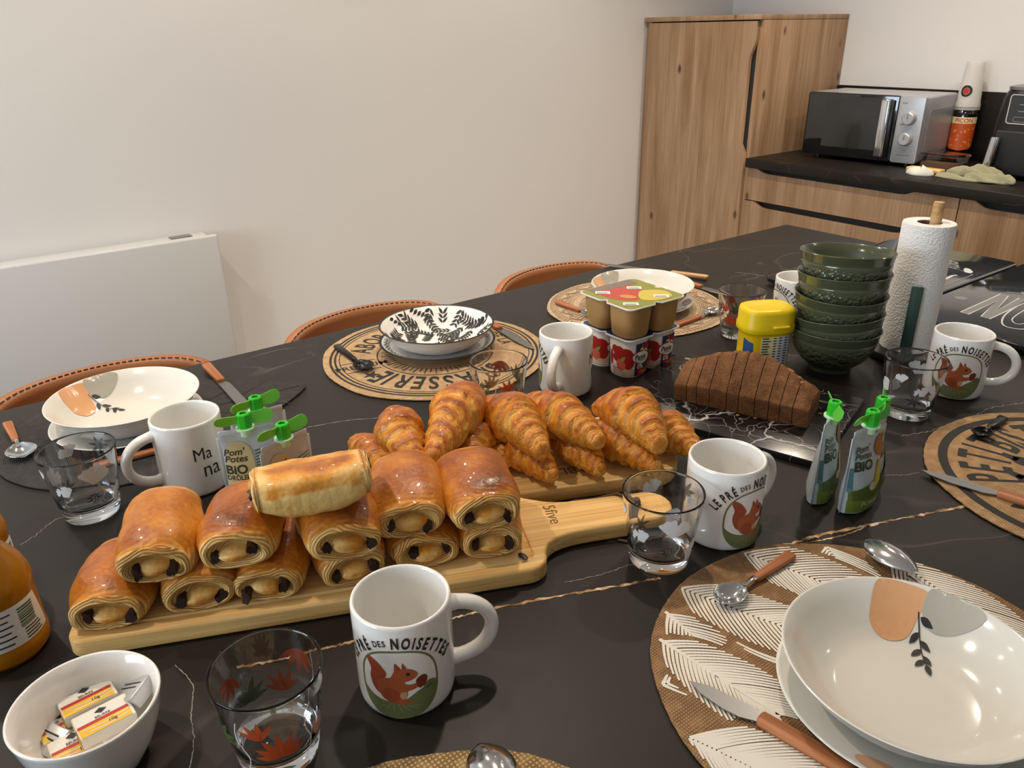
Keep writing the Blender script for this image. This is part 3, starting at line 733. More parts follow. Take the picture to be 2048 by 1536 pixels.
# ------------------------------------------------------------------ woven round mats
def weave(name, c1, c2, scale=260.0, rough=.85, strength=.8):
    m = M(name, c1, rough); t = Nt(m); o = t.obj((scale, scale, scale))
    wx = t.n('TexWave', bands_direction='X', i_Scale=1.0, i_Distortion=1.5); t.l(o, 0, wx, 'Vector'); wx.inputs['Detail Scale'].default_value = .6
    wy = t.n('TexWave', bands_direction='Y', i_Scale=1.0, i_Distortion=1.5); t.l(o, 0, wy, 'Vector'); wy.inputs['Detail Scale'].default_value = .6
    mx = t.math('MULTIPLY', (wx, 1), (wy, 1)); n = t.n('TexNoise', i_Scale=90.0, i_Detail=3.0); t.l(t.obj(), 0, n, 'Vector')
    s = t.math('ADD', (mx, 0), (t.math('MULTIPLY', (t.math('SUBTRACT', (n, 0), .5), 0), 1.2), 0))
    r = t.ramp(s, 0, [(.0, lin(c2)), (.55, lin(c1))]); t.l(r, 0, t.p, 'Base Color'); t.bump(mx, 0, strength, .0008); return m
weave('jute', '#b58d5e', '#8a6540', 130.0); weave('jute_near', '#a27c52', '#6d4d2f', 120.0); weave('jute_light', '#c8ab84', '#9c7a52', 140.0); weave('jute_coarse', '#bfa06a', '#7a5d38', 90.0)
weave('mat_dark', '#3a3733', '#1c1a18', 130.0); weave('boho', '#c9b79a', '#a58a69', 150.0); weave('jute_right', '#b8956a', '#86653f', 130.0)
M('mat_black', '#1b1814', .8); M('mat_white', '#ddd6c8', .85); M('mat_brown', '#7e5f45', .85)
def round_mat(name, label, c, R, mat, seed, th=.0035, edge=None, wob=.0012):
    t = thing(name, label, 'placemat', (c[0], c[1], T)); rn = random.Random(seed); ph = rn.uniform(0, 6)
    def rr(a): return R + wob*sin(5*a + ph) + wob*.6*sin(11*a + 2*ph) + wob*.35*sin(60*a)
    seg = 160
    prof = [(0.985, .0003), (1.0, th*.4), (1.0, th*.8), (.985, th), (.55, th), (.05, th)]
    obj('woven_disc', loft([[(rr(2*pi*i/seg)*k*cos(2*pi*i/seg), rr(2*pi*i/seg)*k*sin(2*pi*i/seg), z) for i in range(seg)] for k, z in prof], sharp=60), mat, t)
    return t
MATZ = .0035
MID = (-1.103, .640); FAR = (-1.066, 1.090); NEAR = (-.229, .549); RGT = (-.238, 1.050)
# mat with the brewery style lettering
mm = round_mat('round_placemat', 'round jute placemat printed with black lettering and rings, under the leaf-pattern plates', MID, .192, 'jute_light', 1)
fz = flat(MATZ + .0003)
a0 = atan2(TOCAM.y, TOCAM.x)
P_ = lambda nm, sh, mt='mat_black', par=mm: decal(nm, sh, mt, par, fz)
P_('ring_band', ring(0, 0, .1765, .1805)); P_('ring_band', ring(0, 0, .169, .1725)); P_('ring_band', ring(0, 0, .0985, .1005)); P_('ring_band', ring(0, 0, .163, .1645))
rays = []
for i in range(60):
    a = 2*pi*i/60; rays += stroke([(.072*cos(a), .072*sin(a)), ((.094 if i % 2 else .087)*cos(a), (.094 if i % 2 else .087)*sin(a))], .0016)
o_ = P_('sunburst', rays); o_['kind'] = 'stuff'
aw = az(Vector((MID[0], MID[1], 0)), at(900, 790)); 
P_('lettering', arc_text('BRASSERIE', .070, .131, aw - .05, (0, 0), .02, .55, .12, False, .95))
al = az(Vector((MID[0], MID[1], 0)), at(700, 710))
P_('lettering', arc_text('ABORD', .052, .131, az(Vector((MID[0], MID[1], 0)), at(725, 683)), (0, 0), .015, .62, .08, False))
ap = az(Vector((MID[0], MID[1], 0)), at(715, 738))
P_('lettering', xf(text('PREMIUM', .022, .015, 0, 0), 1, ap + pi, .131*cos(ap), .131*sin(ap)))
for dz in (-.02, .02):
    P_('rule_line', stroke([(.103*cos(ap) - dz*sin(ap), .103*sin(ap) + dz*cos(ap)), (.163*cos(ap) - dz*sin(ap), .163*sin(ap) + dz*cos(ap))], .002))
ast = az(Vector((MID[0], MID[1], 0)), at(768, 745)); sc = (.135*cos(ast), .135*sin(ast))
P_('star', poly([(sc[0] + (.016 if k % 2 == 0 else .0065)*cos(ast + pi*k/5), sc[1] + (.016 if k % 2 == 0 else .0065)*sin(ast + pi*k/5)) for k in range(10)]))
P_('lettering', arc_text('DE LA', .03, .131, az(Vector((MID[0], MID[1], 0)), at(1035, 672)), (0, 0), .01, .7, .1, False))
# boho mat
mf = round_mat('round_placemat', 'round beige woven placemat with a fine geometric mandala pattern, under the yoghurt-side plates', FAR, .178, 'boho', 2)
P2 = lambda nm, sh, mt='mat_brown': decal(nm, sh, mt, mf, fz)
for r in (.172, .160, .144, .128, .112, .096): P2('ring_band', ring(0, 0, r-.0012, r))
for r0, r1, n, w in ((.162, .170, 120, .0022), (.130, .142, 96, .002), (.098, .110, 84, .002)):
    sh = []
    for i in range(n):
        a = 2*pi*i/n; b = a + .02; sh += stroke([(r0*cos(a), r0*sin(a)), (r1*cos(b), r1*sin(b))], w)
    P2('dash_band', sh)['kind'] = 'stuff'
sh = []
for k in range(3):
    n = 24; pts = [((.146 + (.012 if i % 2 else .0))*cos(2*pi*i/(2*n)) , (.146 + (.012 if i % 2 else .0))*sin(2*pi*i/(2*n))) for i in range(2*n+1)]
    sh += stroke([((p[0]*(1 - .02*k)), p[1]*(1-.02*k)) for p in pts], .0015)
P2('zigzag_band', sh)['kind'] = 'stuff'
sh = []
for i in range(12):
    a = 2*pi*i/12
    for k in range(5):
        r = .045 + .009*k; w = .012 + .002*k
        sh += stroke([(r*cos(a) - w*sin(a), r*sin(a) + w*cos(a)), ((r+.012)*cos(a), (r+.012)*sin(a)), (r*cos(a) + w*sin(a), r*sin(a) - w*cos(a))], .0016)
P2('chevron_star', sh)['kind'] = 'stuff'
# palm leaf mat near the camera
mn = round_mat('round_placemat', 'round brown jute placemat printed with white palm leaves, under white plates by the big spoon', NEAR, .190, 'jute_near', 3, .0035, None, .0008)
rn = random.Random(21); strokes = []; R_ = .186
occ = {}; fid = [0]
def clip_add(pts, w, w1, rib=False):
    "keep a stroke inside the mat and stop it where another frond is already printed"
    run = []
    for p in pts:
        if p[0]**2 + p[1]**2 > R_**2: break
        k = (round(p[0]/.0035), round(p[1]/.0035))
        if not rib and any(occ.get((k[0]+i, k[1]+j), fid[0]) != fid[0] for i in (-1, 0, 1) for j in (-1, 0, 1)): break
        run.append(p); 
    for p in run: occ.setdefault((round(p[0]/.0035), round(p[1]/.0035)), fid[0])
    if len(run) > 1: strokes.extend(stroke(run, w, w1))
def frond(bx_, by_, ang, L, n, wl, curv=.0):
    "a palm frond: rib and slanted leaflets"
    rib = []
    for i in range(n+1):
        s = L*i/n; a = ang + curv*i/n; rib.append((bx_ + s*cos(a), by_ + s*sin(a)))
    fid[0] += 1; clip_add(rib, .0040, .0018)
    for i in range(1, n):
        f = i/n; ll = wl*(sin(pi*min(1, f*.85 + .12)))**.7
        for sd in (-1, 1):
            a = ang + curv*f + sd*(.95 - .35*f); p = rib[i]
            if p[0]**2 + p[1]**2 > R_**2: continue
            pts = [(p[0] + ll*k/20*cos(a - sd*.14*k/20), p[1] + ll*k/20*sin(a - sd*.14*k/20)) for k in range(21)]
            clip_add(pts, rn.uniform(.0026, .0036), .0018)
tn = Vector((NEAR[0], NEAR[1], 0))
def npx(x, y): p = at(x, y); return (p.x - NEAR[0], p.y - NEAR[1])
def frond_px(a, b, n, wl, curv=0):
    pa, pb_ = npx(*a), npx(*b); frond(pa[0], pa[1], atan2(pb_[1]-pa[1], pb_[0]-pa[0]), sqrt((pb_[0]-pa[0])**2 + (pb_[1]-pa[1])**2), n, wl, curv)
for a_, b_, n_, w_, c_ in (((1335, 1170), (1700, 1330), 34, .055, .1), ((1325, 1460), (1660, 1600), 34, .060, -.1), ((1420, 1092), (1760, 1190), 32, .060, -.15), ((1318, 1285), (1560, 1440), 26, .055, 0),
                          ((1760, 1105), (2040, 1300), 30, .060, 0), ((1560, 1340), (1480, 1215), 18, .05, 0), ((1450, 1560), (1540, 1430), 20, .05, 0), ((1640, 1085), (1700, 1160), 14, .05, 0), ((1306, 1380), (1420, 1360), 12, .045, .2), ((1330, 1230), (1400, 1290), 10, .04, 0)):
    frond_px(a_, b_, n_, w_, c_)
decal('palm_print', strokes, 'mat_white', mn, fz)['kind'] = 'stuff'
# bistro mat
mr = round_mat('round_placemat', 'round jute placemat with a black ring and bold bistro lettering, beside the white squirrel mug', RGT, .190, 'jute_right', 4)
P3 = lambda nm, sh, mt='mat_black': decal(nm, sh, mt, mr, fz)
P3('ring_band', ring(0, 0, .163, .174))
vr = Vector((RGT[0], RGT[1], 0)); apx = lambda x, y: az(vr, at(x, y))
P3('lettering', arc_text('PETIT', .062, .122, apx(1935, 915), (0, 0), .018, .62, .13, False, 1.35))
P3('lettering', arc_text('BISTROT', .062, .122, apx(2030, 860) - .18, (0, 0), .018, .62, .10, False, 1.35))
for (nx, ny), (bx2, by2) in (((2002, 912), (2090, 945)), ((2013, 947), (2100, 985))):
    p, q = at(nx, ny), at(bx2, by2); a = az(p, q); L = .10
    bot = [(0, -.005), (.012, -.006), (.022, -.011), (.1, -.012), (.1, .012), (.022, .011), (.012, .006), (0, .005)]
    P3('bottle_print', xf(poly(bot), 1, a, p.x-RGT[0], p.y-RGT[1])); P3('bottle_print_label', xf(poly([(.012, -.004), (.020, -.006), (.020, .006), (.012, .004)]), 1, a, p.x-RGT[0], p.y-RGT[1]), 'jute_right')
pl_ = at(2003, 995); P3('ornament', xf(poly(smooth_poly([(0, 0), (.012, .01), (.03, .004), (.038, .012), (.034, -.004), (.016, -.010)], 4)), 1, .2, pl_.x-RGT[0], pl_.y-RGT[1]))
pl_ = at(2020, 1018); P3('ornament', xf(poly(smooth_poly([(0, 0), (.012, .006), (.03, .002), (.03, -.004), (.012, -.006)], 4)), 1, .9, pl_.x-RGT[0], pl_.y-RGT[1]))
# coarse mat at the front edge
pk = at(930, 1504); cb = pk + TOCAM*.178
mb = round_mat('round_placemat', 'round coarse straw placemat with a lone spoon, near the island front edge', (cb.x, cb.y), .178, 'jute_coarse', 5, .004, None, .0015)
# dark leaf-shaped mat
CDK = Vector((-1.135, .150, T)); tip = at(617, 771) - CDK; ta = atan2(tip.y, tip.x); TL_ = tip.length
md = thing('leaf_placemat', 'dark grey woven leaf-shaped placemat under the white oval plate by the wooden cutlery', 'placemat', CDK)
out = []
for i in range(120):
    a = 2*pi*i/120; d = math.atan2(sin(a-ta), cos(a-ta)); d2 = pi - abs(d)
    r = .172 + (TL_-.172)*max(0, 1-abs(d)/.62)**1.5
    out.append((r*cos(a), r*sin(a)))
obj('woven_leaf', prism(out, .0003, .003, .001, 1), 'mat_dark', md)
ribs = []
for k in range(1, 6):
    b = (TL_*.75 - k*.06); bx_, by_ = b*cos(ta), b*sin(ta)
    for sd in (-1, 1): ribs += stroke([(bx_, by_), (bx_ + .10*cos(ta + sd*.6), by_ + .10*sin(ta + sd*.6))], .0016)
ribs += stroke([(TL_*.95*cos(ta), TL_*.95*sin(ta)), (-.16*cos(ta), -.16*sin(ta))], .002)
decal('leaf_veins', ribs, M('mat_dark_vein', '#1a1918', .9), md, flat(.0033))['kind'] = 'stuff'

# ------------------------------------------------------------------ mugs
RM, HM = .041, .096
_mug_me = {}
def mug_meshes():
    if _mug_me: return _mug_me
    b = lathe([(0, .0035), (.026, .0035), (.030, .0), (.0365, .0), (.0395, .0022), (.0405, .006), (RM, .012), (RM, HM-.003), (.0405, HM-.0008), (.0392, HM), (.0378, HM-.0008), (.0372, HM-.003), (.0368, .018), (.034, .010), (.028, .0075), (0, .0065)], 72, sharp=80)
    pts = [(RM-.003 + .037*sin(pi*k/18)**.85 if k not in (0, 18) else RM-.004, 0, .050 + .0295*cos(pi*k/18)) for k in range(19)]
    h = tube(pts, [.0075] + [.0062]*17 + [.0075], 14, name='handle')
    for v in h.vertices: v.co.y *= 1.15
    _mug_me['b'], _mug_me['h'] = b, h; return _mug_me
def badge_shapes():
    q = lambda px, py: ((px-468)/327*.0300, .0375 - (py-1130)/307*.0310)
    Q = lambda pts: [q(*p) for p in pts]
    bord = [(.0325*math.copysign(abs(cos(a))**.82, cos(a)), .0385 + .0345*math.copysign(abs(sin(a))**.82, sin(a))) for a in [2*pi*k/64 for k in range(64)]]
    hill = smooth_poly([(-.030, .030), (-.022, .0245), (-.010, .0215), (.004, .0235), (.014, .030), (.024, .034), (.0315, .036)], 4, False)
    low = [p for p in bord if p[1] < .0345]; low = sorted([p for p in low], key=lambda p: -atan2(p[0], -(p[1]-.0385)))
    ground = hill + [(x*.985, .0385 + (y-.0385)*.985) for x, y in low]
    tail = smooth_poly(Q([(192, 872), (235, 866), (300, 905), (350, 965), (368, 1000), (350, 1045), (300, 1075), (275, 1130), (295, 1215), (250, 1190), (215, 1125), (207, 1050), (222, 985), (205, 935), (190, 905)]), 4)
    body = smooth_poly(Q([(285, 1080), (330, 1052), (400, 1035), (430, 985), (452, 945), (500, 950), (560, 955), (610, 980), (640, 1022), (612, 1058), (560, 1078), (520, 1085), (540, 1112), (595, 1116), (640, 1105), (640, 1150), (590, 1172), (540, 1185), (538, 1225), (515, 1268), (572, 1280), (580, 1300), (500, 1318), (420, 1300), (345, 1275), (295, 1225), (272, 1150)]), 4)
    ear = [Q([(440, 960), (448, 886), (495, 940), (490, 965)]), Q([(505, 950), (514, 888), (550, 945)])]
    nut = smooth_poly(Q([(620, 1095), (640, 1060), (690, 1045), (722, 1075), (715, 1120), (680, 1160), (640, 1165)]), 4)
    haunch = smooth_poly(Q([(320, 1190), (370, 1145), (440, 1160), (470, 1220), (440, 1280), (370, 1285)]), 4)
    belly = smooth_poly(Q([(480, 1195), (525, 1185), (530, 1230), (500, 1262), (475, 1240)]), 4)
    bush = smooth_poly(Q([(680, 1195), (695, 1150), (740, 1125), (785, 1135), (790, 1170), (740, 1200)]), 4)
    fur = []
    for k in range(7):
        a = q(330+40*k, 1310+8*abs(k-3)); b = q(270+70*k, 1400-6*abs(k-3)*2); fur += stroke([a, b], .0010, .0004)
    return bord, ground, tail, body, ear, nut, haunch, belly, bush, fur, q
def mug(label, pos, handle_deg, squirrel=True, mana=True, turn=0.0):
    me = mug_meshes(); ha = az_rel(pos, handle_deg)
    t = thing('coffee_mug', label, 'mug', (pos.x, pos.y, T), ha, 'white squirrel mugs')
    obj('body', me['b'], 'white_ceramic', t); obj('handle', me['h'], 'white_ceramic', t)
    A1 = -pi/2 + turn; mp = lambda k: (lambda x, y: ((RM+k)*cos(A1 + x/RM), (RM+k)*sin(A1 + x/RM), y))
    if squirrel:
        bord, ground, tail, body, ear, nut, haunch, belly, bush, fur, q = badge_shapes()
        D = lambda nm, sh, mt, k: decal(nm, sh, mt, t, mp(k), .003)
        D('badge_field', poly(bord), 'print_white', .0002); D('badge_outline', stroke(bord + bord[:1], .0018), 'print_green', .00035)
        D('badge_meadow', poly(ground), 'print_green', .0004); D('badge_bush', poly(bush), 'print_green', .0004); D('meadow_lines', fur, 'print_green2', .00055)
        D('squirrel_tail', poly(tail), 'squirrel', .0005); D('squirrel_body', poly(body), 'squirrel_mid', .0006)
        for e in ear: D('squirrel_ear', poly(e), 'squirrel', .0006)
        D('squirrel_haunch', poly(haunch), 'squirrel', .0007); D('squirrel_belly', poly(belly), 'squirrel_light', .0007); D('squirrel_nut', poly(nut), 'squirrel_dark', .0007)
        e = q(555, 1005); D('squirrel_eye', ell(e[0], e[1], .0016, .0016), 'print_ink', .0008)
        Ra = .0510; c = (0, .0815 - Ra)
        let = arc_words([('LE', .0142, .03, .58, .15), ('PRÉ', .0142, .03, .58, .15), ('DES', .0080, .02, .74, .13), ('NOISETTES', .0148, .034, .58, .15)], Ra, pi/2, c, .0030)
        D('lettering', let, 'print_ink', .0004)
    if mana:
        A2 = pi/2; m2 = lambda x, y: ((RM+.0003)*cos(A2 + x/RM), (RM+.0003)*sin(A2 + x/RM), y)
        decal('lettering', text('Ma', .0235, 0, -.009, .058, .82, align='LEFT') + text('na', .029, 0, -.0005, .037, .82, align='LEFT'), 'print_ink', t, m2, .003)
    return t
V = lambda x, y: Vector((x, y, T))
mug('white squirrel mug with green badge, standing before the chocolate pastry board', V(-.4685, .2259), 93, turn=-.24)
mug('white mug showing black Ma na lettering, beside the green-capped fruit pouches', V(-.9214, .1811), -76)
mug('white mug with its handle toward the croissants, next to the yoghurt packs', V(-.8535, .7261), -16)
mug('white squirrel mug with hidden handle, behind the ginkgo-leaf tumbler at the board end', V(-.4542, .6148), 140)
mug('white squirrel mug with its handle out, behind the tumbler by the paper towel', V(-.4817, 1.1851), 97)
pF = at(1549+50, 553, HM); mug('white mug mostly hidden behind the green bowl stack', V(pF.x, pF.y), 32)

# ------------------------------------------------------------------ tumblers
RG, HG = .0420, .086; RB = .0305
def gprof(z): return RB + (RG - RB) * (max(0, z - .004)/(HG-.004))**.92
def tumbler(label, pos, style, deg=0, group=None):
    t = thing('drinking_glass', label, 'glass', (pos.x, pos.y, T), az_rel(pos, deg), group)
    outer = [(0, .001), (RB*.86, .0), (RB*.97, .0012)] + [(gprof(z), z) for z in (.004, .006, .012, .025, .04, .055, .07, .078, HG-.004, HG-.002, HG-.001)]
    inner = [(gprof(HG)-.0004, HG-.0002), (gprof(HG)-.0010, HG), (gprof(HG)-.0016, HG-.0004)] + [(gprof(z)-.0019, z) for z in (HG-.002, HG-.004, .078, .07, .055, .04, .025)] + [(gprof(.018)-.003, .0185), (gprof(.016)*.8, .0155), (0, .0148)]
    obj('tumbler', lathe(outer + inner, 64, sharp=75), 'glass', t)
    pass
    mp = lambda x, y: ((gprof(y)+.00025)*cos(x/.036), (gprof(y)+.00025)*sin(x/.036), y)
    def D(nm, sh, mt): return decal(nm, sh, mt, t, mp, .004)
    if style == 'ginkgo':
        def gk(cx, cy, s, a):
            pts = [(0, -.45)]
            for i in range(29):
                b = -1.05 + 2.1*i/28; r = 1.0 - .30*math.exp(-((i-14)/1.3)**2) + .035*sin(i*1.3) - .10*(abs(i-14)/14)**4; pts.append((1.05*r*sin(b), -.45 + 1.2*r*cos(b)))
            return xf(poly(pts), s, a, cx, cy)
        for x, y, s, a in ((.010, .062, .015, -.25), (-.022, .048, .010, .5), (.033, .030, .013, -1.9), (.072, .055, .013, .3), (.10, .035, .012, 2.0), (-.075, .045, .013, .9), (-.105, .065, .010, -.5), (-.05, .066, .008, .3)):
            lf = D('frosted_leaf', gk(x, y, s*1.3, a), 'frost')
        for x, y, a in ((-.030, .036, .4), (.088, .068, 2.0), (-.09, .025, 1.2)):
            sh = []
            for k in range(7): sh += leaf(x, y, .013, .004, a + k*.9)
            D('dark_sprig', sh, 'frost_dark')
        sh = []
        for k in range(18): sh += leaf(.005 + .005*cos(k), .036 + .004*sin(k), .004, .0016, k*.35)
        D('dotted_flower', sh, 'frost_dark')
        D('stem', stroke(smooth_poly([(.010, .055), (.018, .040), (.014, .030), (.022, .024)], 5, False), .0006), 'frost')
    else:
        def spray(x, y, a, s, n, mt):
            sh = []
            for k in range(n):
                b = a + (k - (n-1)/2)*.48; sh += leaf(x, y, 1.35*s*(1 - .10*abs(k-(n-1)/2)), s*.30, b, 7)
            D('flower_spray', sh, mt)
        for x, y, a, s, n, mt in ((.0, .030, 1.6, .020, 7, 'flower_orange'), (-.004, .016, -1.2, .014, 5, 'flower_green'), (.032, .028, 1.0, .016, 4, 'flower_pink'), (-.012, .052, 1.8, .016, 4, 'flower_orange'), (.060, .045, 2.2, .020, 6, 'flower_green'),
                                  (.085, .068, -1.5, .018, 5, 'flower_orange'), (-.050, .042, 1.2, .019, 6, 'flower_green'), (-.085, .060, -1.0, .016, 5, 'flower_orange'), (-.095, .028, 1.7, .018, 6, 'flower_green'), (.10, .028, 1.4, .017, 5, 'flower_orange'), (.045, .070, 2.6, .014, 3, 'frost')): spray(x, y, a, s, n, mt)
        for x in (-.03, .02, .07): D('stem', stroke(smooth_poly([(x, .012), (x+.006, .03), (x, .05), (x+.004, .07)], 5, False), .0007), 'frost')
    return t
tumbler('glass tumbler with orange flower print between the squirrel mug and butter dish', V(-.4691, .1114), 'flower', 0)
tumbler('glass tumbler with frosted ginkgo leaves, beside the Ma na mug and dark placemat', V(-.9299, .0615), 'ginkgo', 0)
tumbler('glass tumbler with floral print standing behind the croissant pile', V(-.8431, .592), 'flower', 40)
tumbler('glass tumbler with frosted ginkgo leaves at the cutting board handle', V(-.4583, .5224), 'ginkgo', 5)
tumbler('glass tumbler with frosted ginkgo leaves, behind the right-hand fruit pouches', V(-.4824, 1.055), 'ginkgo', 60)
tumbler('glass tumbler with red leaf print beside the yellow cocoa tub', V(-.8378, 1.1227), 'flower', -20)

# ------------------------------------------------------------------ plates
def plate_set(c, what, deco, zrim=.055, Rb=.1005, tilt=0, deg=0, low_off=(0, 0)):
    # flat plate
    pl = thing('dinner_plate', what[0], 'plate', (c[0]+low_off[0], c[1]+low_off[1], T+MATZ+.0005), 0)
    pp = [(0, .0025), (.050, .0025), (.052, .0), (.058, .0), (.062, .003), (.085, .009), (.0995, .0165), (.101, .0175), (.1005, .0185), (.098, .0178), (.083, .0115), (.064, .0062), (.05, .0058), (0, .0058)]
    obj('plate_body', lathe(pp, 80, sharp=80), 'cream_ceramic' if deco != 'leaf' else 'dish_ceramic', pl)
    zb = MATZ + .0005 + .0062
    b = thing('deep_plate', what[1], 'plate', (c[0], c[1], T+zb), 0)
    h = zrim - zb
    out = [(0, .002), (.044, .002), (.046, .0), (.052, .0), (.056, .003), (.075, h*.30), (.090, h*.66), (Rb-.002, h-.002), (Rb, h-.0006), (Rb-.0006, h)]
    inn = [(Rb-.0025, h-.0008), (.0885, h*.70), (.074, h*.36), (.062, h*.19), (.052, .0062), (.03, .0052), (0, .005)]
    obj('bowl_body', lathe(out + inn, 88, sharp=80), 'cream_ceramic' if deco != 'leaf' else 'dish_ceramic', b)
    prof = sorted(inn); mp = lambda k: (lambda x, y: (x, y, interp(prof, sqrt(x*x+y*y)) + k))
    if deco == 'boho':
        def blob(pts, mt, k, nm): decal(nm, xf(poly(smooth_poly(pts, 6)), 1, radians(deg)), mt, b, mp(k), .006, .006)
        blob([(.094, -.012), (.097, .010), (.093, .030), (.078, .033), (.064, .030), (.057, .016), (.064, .001), (.080, -.006)], 'print_peach', .0007, 'peach_blob')
        blob([(.0965, -.013), (.082, -.009), (.072, -.018), (.070, -.036), (.076, -.055), (.085, -.049), (.0935, -.034)], 'print_grey', .0009, 'grey_blob')
        L = []
        L += stroke([(.083, -.006), (.068, -.009), (.052, -.012), (.038, -.016)], .0010)
        for x, y, a in ((.080, -.008, -2.1), (.070, -.008, 2.6), (.064, -.010, -2.4), (.056, -.011, 2.5), (.050, -.013, -2.6), (.045, -.014, 2.5), (.040, -.0155, 3.4)): L += leaf(x, y, .0125, .0052, a)
        decal('leaf_sprig', xf(L, 1, radians(deg)), 'print_ink', b, mp(.0012), .006, .006)
        pm = lambda x, y: (x, y, interp(sorted(pp[9:]), sqrt(x*x+y*y)) + .0006)
        for a, mt in ((200, 'print_maroon'), (235, 'print_grey'), (170, 'print_peach')):
            decal('rim_blob', xf(ell(.088, 0, .009, .018), 1, radians(deg + a)), mt, pl, pm, .006, .006)
    else:
        rn = random.Random(7); L = []; used = []
        for k in range(44):
            for _ in range(30):
                r = .097*sqrt(rn.random()); a = rn.uniform(0, 2*pi); x, y = r*cos(a), r*sin(a)
                if all((x-p[0])**2 + (y-p[1])**2 > .0215**2 for p in used): break
            used.append((x, y)); d = rn.uniform(0, 2*pi); sh = stroke([(-.016, 0), (.017, 0)], .0010)
            for j in range(5):
                for sd in (-1, 1): sh += leaf(-.013 + .0066*j, 0, .0115, .0040, sd*.85, 5)
            for s_ in xf(sh, 1, d, x, y):
                if max(v[0]**2 + v[1]**2 for v in s_[0]) < .0985**2: L.append(s_)
        decal('leaf_pattern', L, 'print_black', b, mp(.0006), .008, .008)['kind'] = 'stuff'
        obj('dark_rim', lathe([(Rb-.0028, h-.0006), (Rb-.0006, h+.0004), (Rb+.0004, h-.0006), (Rb-.0012, h-.002)], 88), 'print_black', b)
        obj('dark_rim', lathe([(.0975, .0182), (.1005, .0188), (.1014, .0176), (.1002, .0166)], 80), 'print_black', pl)
        L2 = []
        for k in range(44):
            a = 2*pi*k/44; sh = []
            for j in range(3):
                for sd in (-1, 1): sh += leaf(-.006 + .005*j, 0, .006, .0022, sd*.9, 4)
            L2 += xf(sh, 1, a + 1.2, .088*cos(a), .088*sin(a))
        decal('leaf_pattern', L2, 'print_black', pl, lambda x, y: (x, y, interp(sorted(pp[9:]), min(.0985, sqrt(x*x+y*y))) + .0006), .008, .008)['kind'] = 'stuff'
    return b
def rotdeg(c, px, h=.05):
    p = at(px[0], px[1], h); return math.degrees(atan2(p.y - c[1], p.x - c[0]))
c1_, c2_, c3_, c4_ = (-1.130, .149), (-1.1155, .654), (-1.051, 1.090), (-.1985, .536)
plate_set(c1_, ('white flat plate on the dark leaf placemat', 'white deep plate with peach and grey blobs on the dark leaf placemat'), 'boho', deg=rotdeg(c1_, (155, 790)) - 16)
plate_set(c2_, ('flat plate with black leaf border on the lettered jute mat', 'white deep plate covered in black leaf sprigs'), 'leaf', zrim=.051, Rb=.0995)
plate_set(c3_, ('white flat plate on the mandala placemat', 'white deep plate with a grey blob, behind the yoghurt packs'), 'boho', deg=rotdeg(c3_, (1210, 565)) - 16)
plate_set(c4_, ('white flat plate with maroon rim spots on the palm placemat', 'white deep plate with peach and grey blobs on the palm placemat'), 'boho', deg=rotdeg(c4_, (1800, 1195)) - 8)

# ------------------------------------------------------------------ cutting boards
BL = Vector((-.677, -.005, 0)); BD = Vector((.178, .416, 0)).normalized(); BN = Vector((-BD.y, BD.x, 0)); BA = atan2(BD.y, BD.x)
def bd(s, t, z=0.0): return Vector((BL.x, BL.y, T + z)) + BD*s + BN*t
BT = .020; BT2 = .018
fb = thing('cutting_board', 'thick pale wooden cutting board with a handle, piled with chocolate pastries', 'cutting board', (BL.x, BL.y, T), BA)
def arcp(cx, cy, r, a0, a1, n=6): return [(cx + r*cos(radians(a0 + (a1-a0)*k/n)), cy + r*sin(radians(a0 + (a1-a0)*k/n))) for k in range(n+1)]
ol = arcp(.016, .016, .016, 180, 270) + arcp(.430, .022, .022, 270, 350) + smooth_poly([(.4525, .024), (.458, .036), (.470, .045), (.490, .0505), (.520, .052)], 4, False)[1:] + [(.56, .052), (.590, .053)] + arcp(.588, .081, .028, -80, 80, 10) + [(.56, .109), (.520, .110)] + smooth_poly([(.500, .111), (.480, .116), (.462, .126), (.452, .133)], 4, False) + arcp(.436, .126, .014, 30, 90, 4) + arcp(.016, .124, .016, 90, 180)
M('burn', '#7a5227', .7)
gr = arcp(.026, .026, .012, 180, 270, 5) + arcp(.425, .026, .012, 270, 360, 5) + arcp(.425, .114, .012, 0, 90, 5) + arcp(.026, .114, .012, 90, 180, 5)
hp = (.571, .082); GR = .0028
hole = [(hp[0] + .009*cos(a)*cos(.3) - .006*sin(a)*sin(.3), hp[1] + .009*cos(a)*sin(.3) + .006*sin(a)*cos(.3)) for a in [2*pi*k/24 for k in range(24)]]
def carve(me, cutters):
    "cut real hollows into a mesh"
    o = bpy.data.objects.new('carve', me); COL.objects.link(o); tmp = []
    for cm in cutters:
        k = bpy.data.objects.new('cutter', cm); COL.objects.link(k); tmp.append(k)
        md = o.modifiers.new('cut', 'BOOLEAN'); md.operation = 'DIFFERENCE'; md.solver = 'EXACT'; md.object = k
    dg = bpy.context.evaluated_depsgraph_get(); out = bpy.data.meshes.new_from_object(o.evaluated_get(dg))
    for k in [o] + tmp: bpy.data.objects.remove(k)
    out.materials.clear(); out.polygons.foreach_set('use_smooth', [True]*len(out.polygons)); out.set_sharp_from_angle(angle=radians(40)); return out
groove_cut = tube([(x, y, BT+.0008) for x, y in gr], GR, 12, closed=True); hole_cut = prism(hole, -.01, BT+.01)
obj('board', carve(prism(ol, 0.0, BT, .0035, 3, sharp=50), [groove_cut, hole_cut]), 'bamboo', fb)
decal('burnt_logo', xf(text('5five', .020, .0, 0, 0), 1, -pi/2, .478, .088), 'burn', fb, flat(BT+.0003))
obj('hang_hole', loft([[(x, y, z) for x, y in hole] for z in (.001, BT-.0006)], cap0=False, cap1=False), 'bamboo', fb)
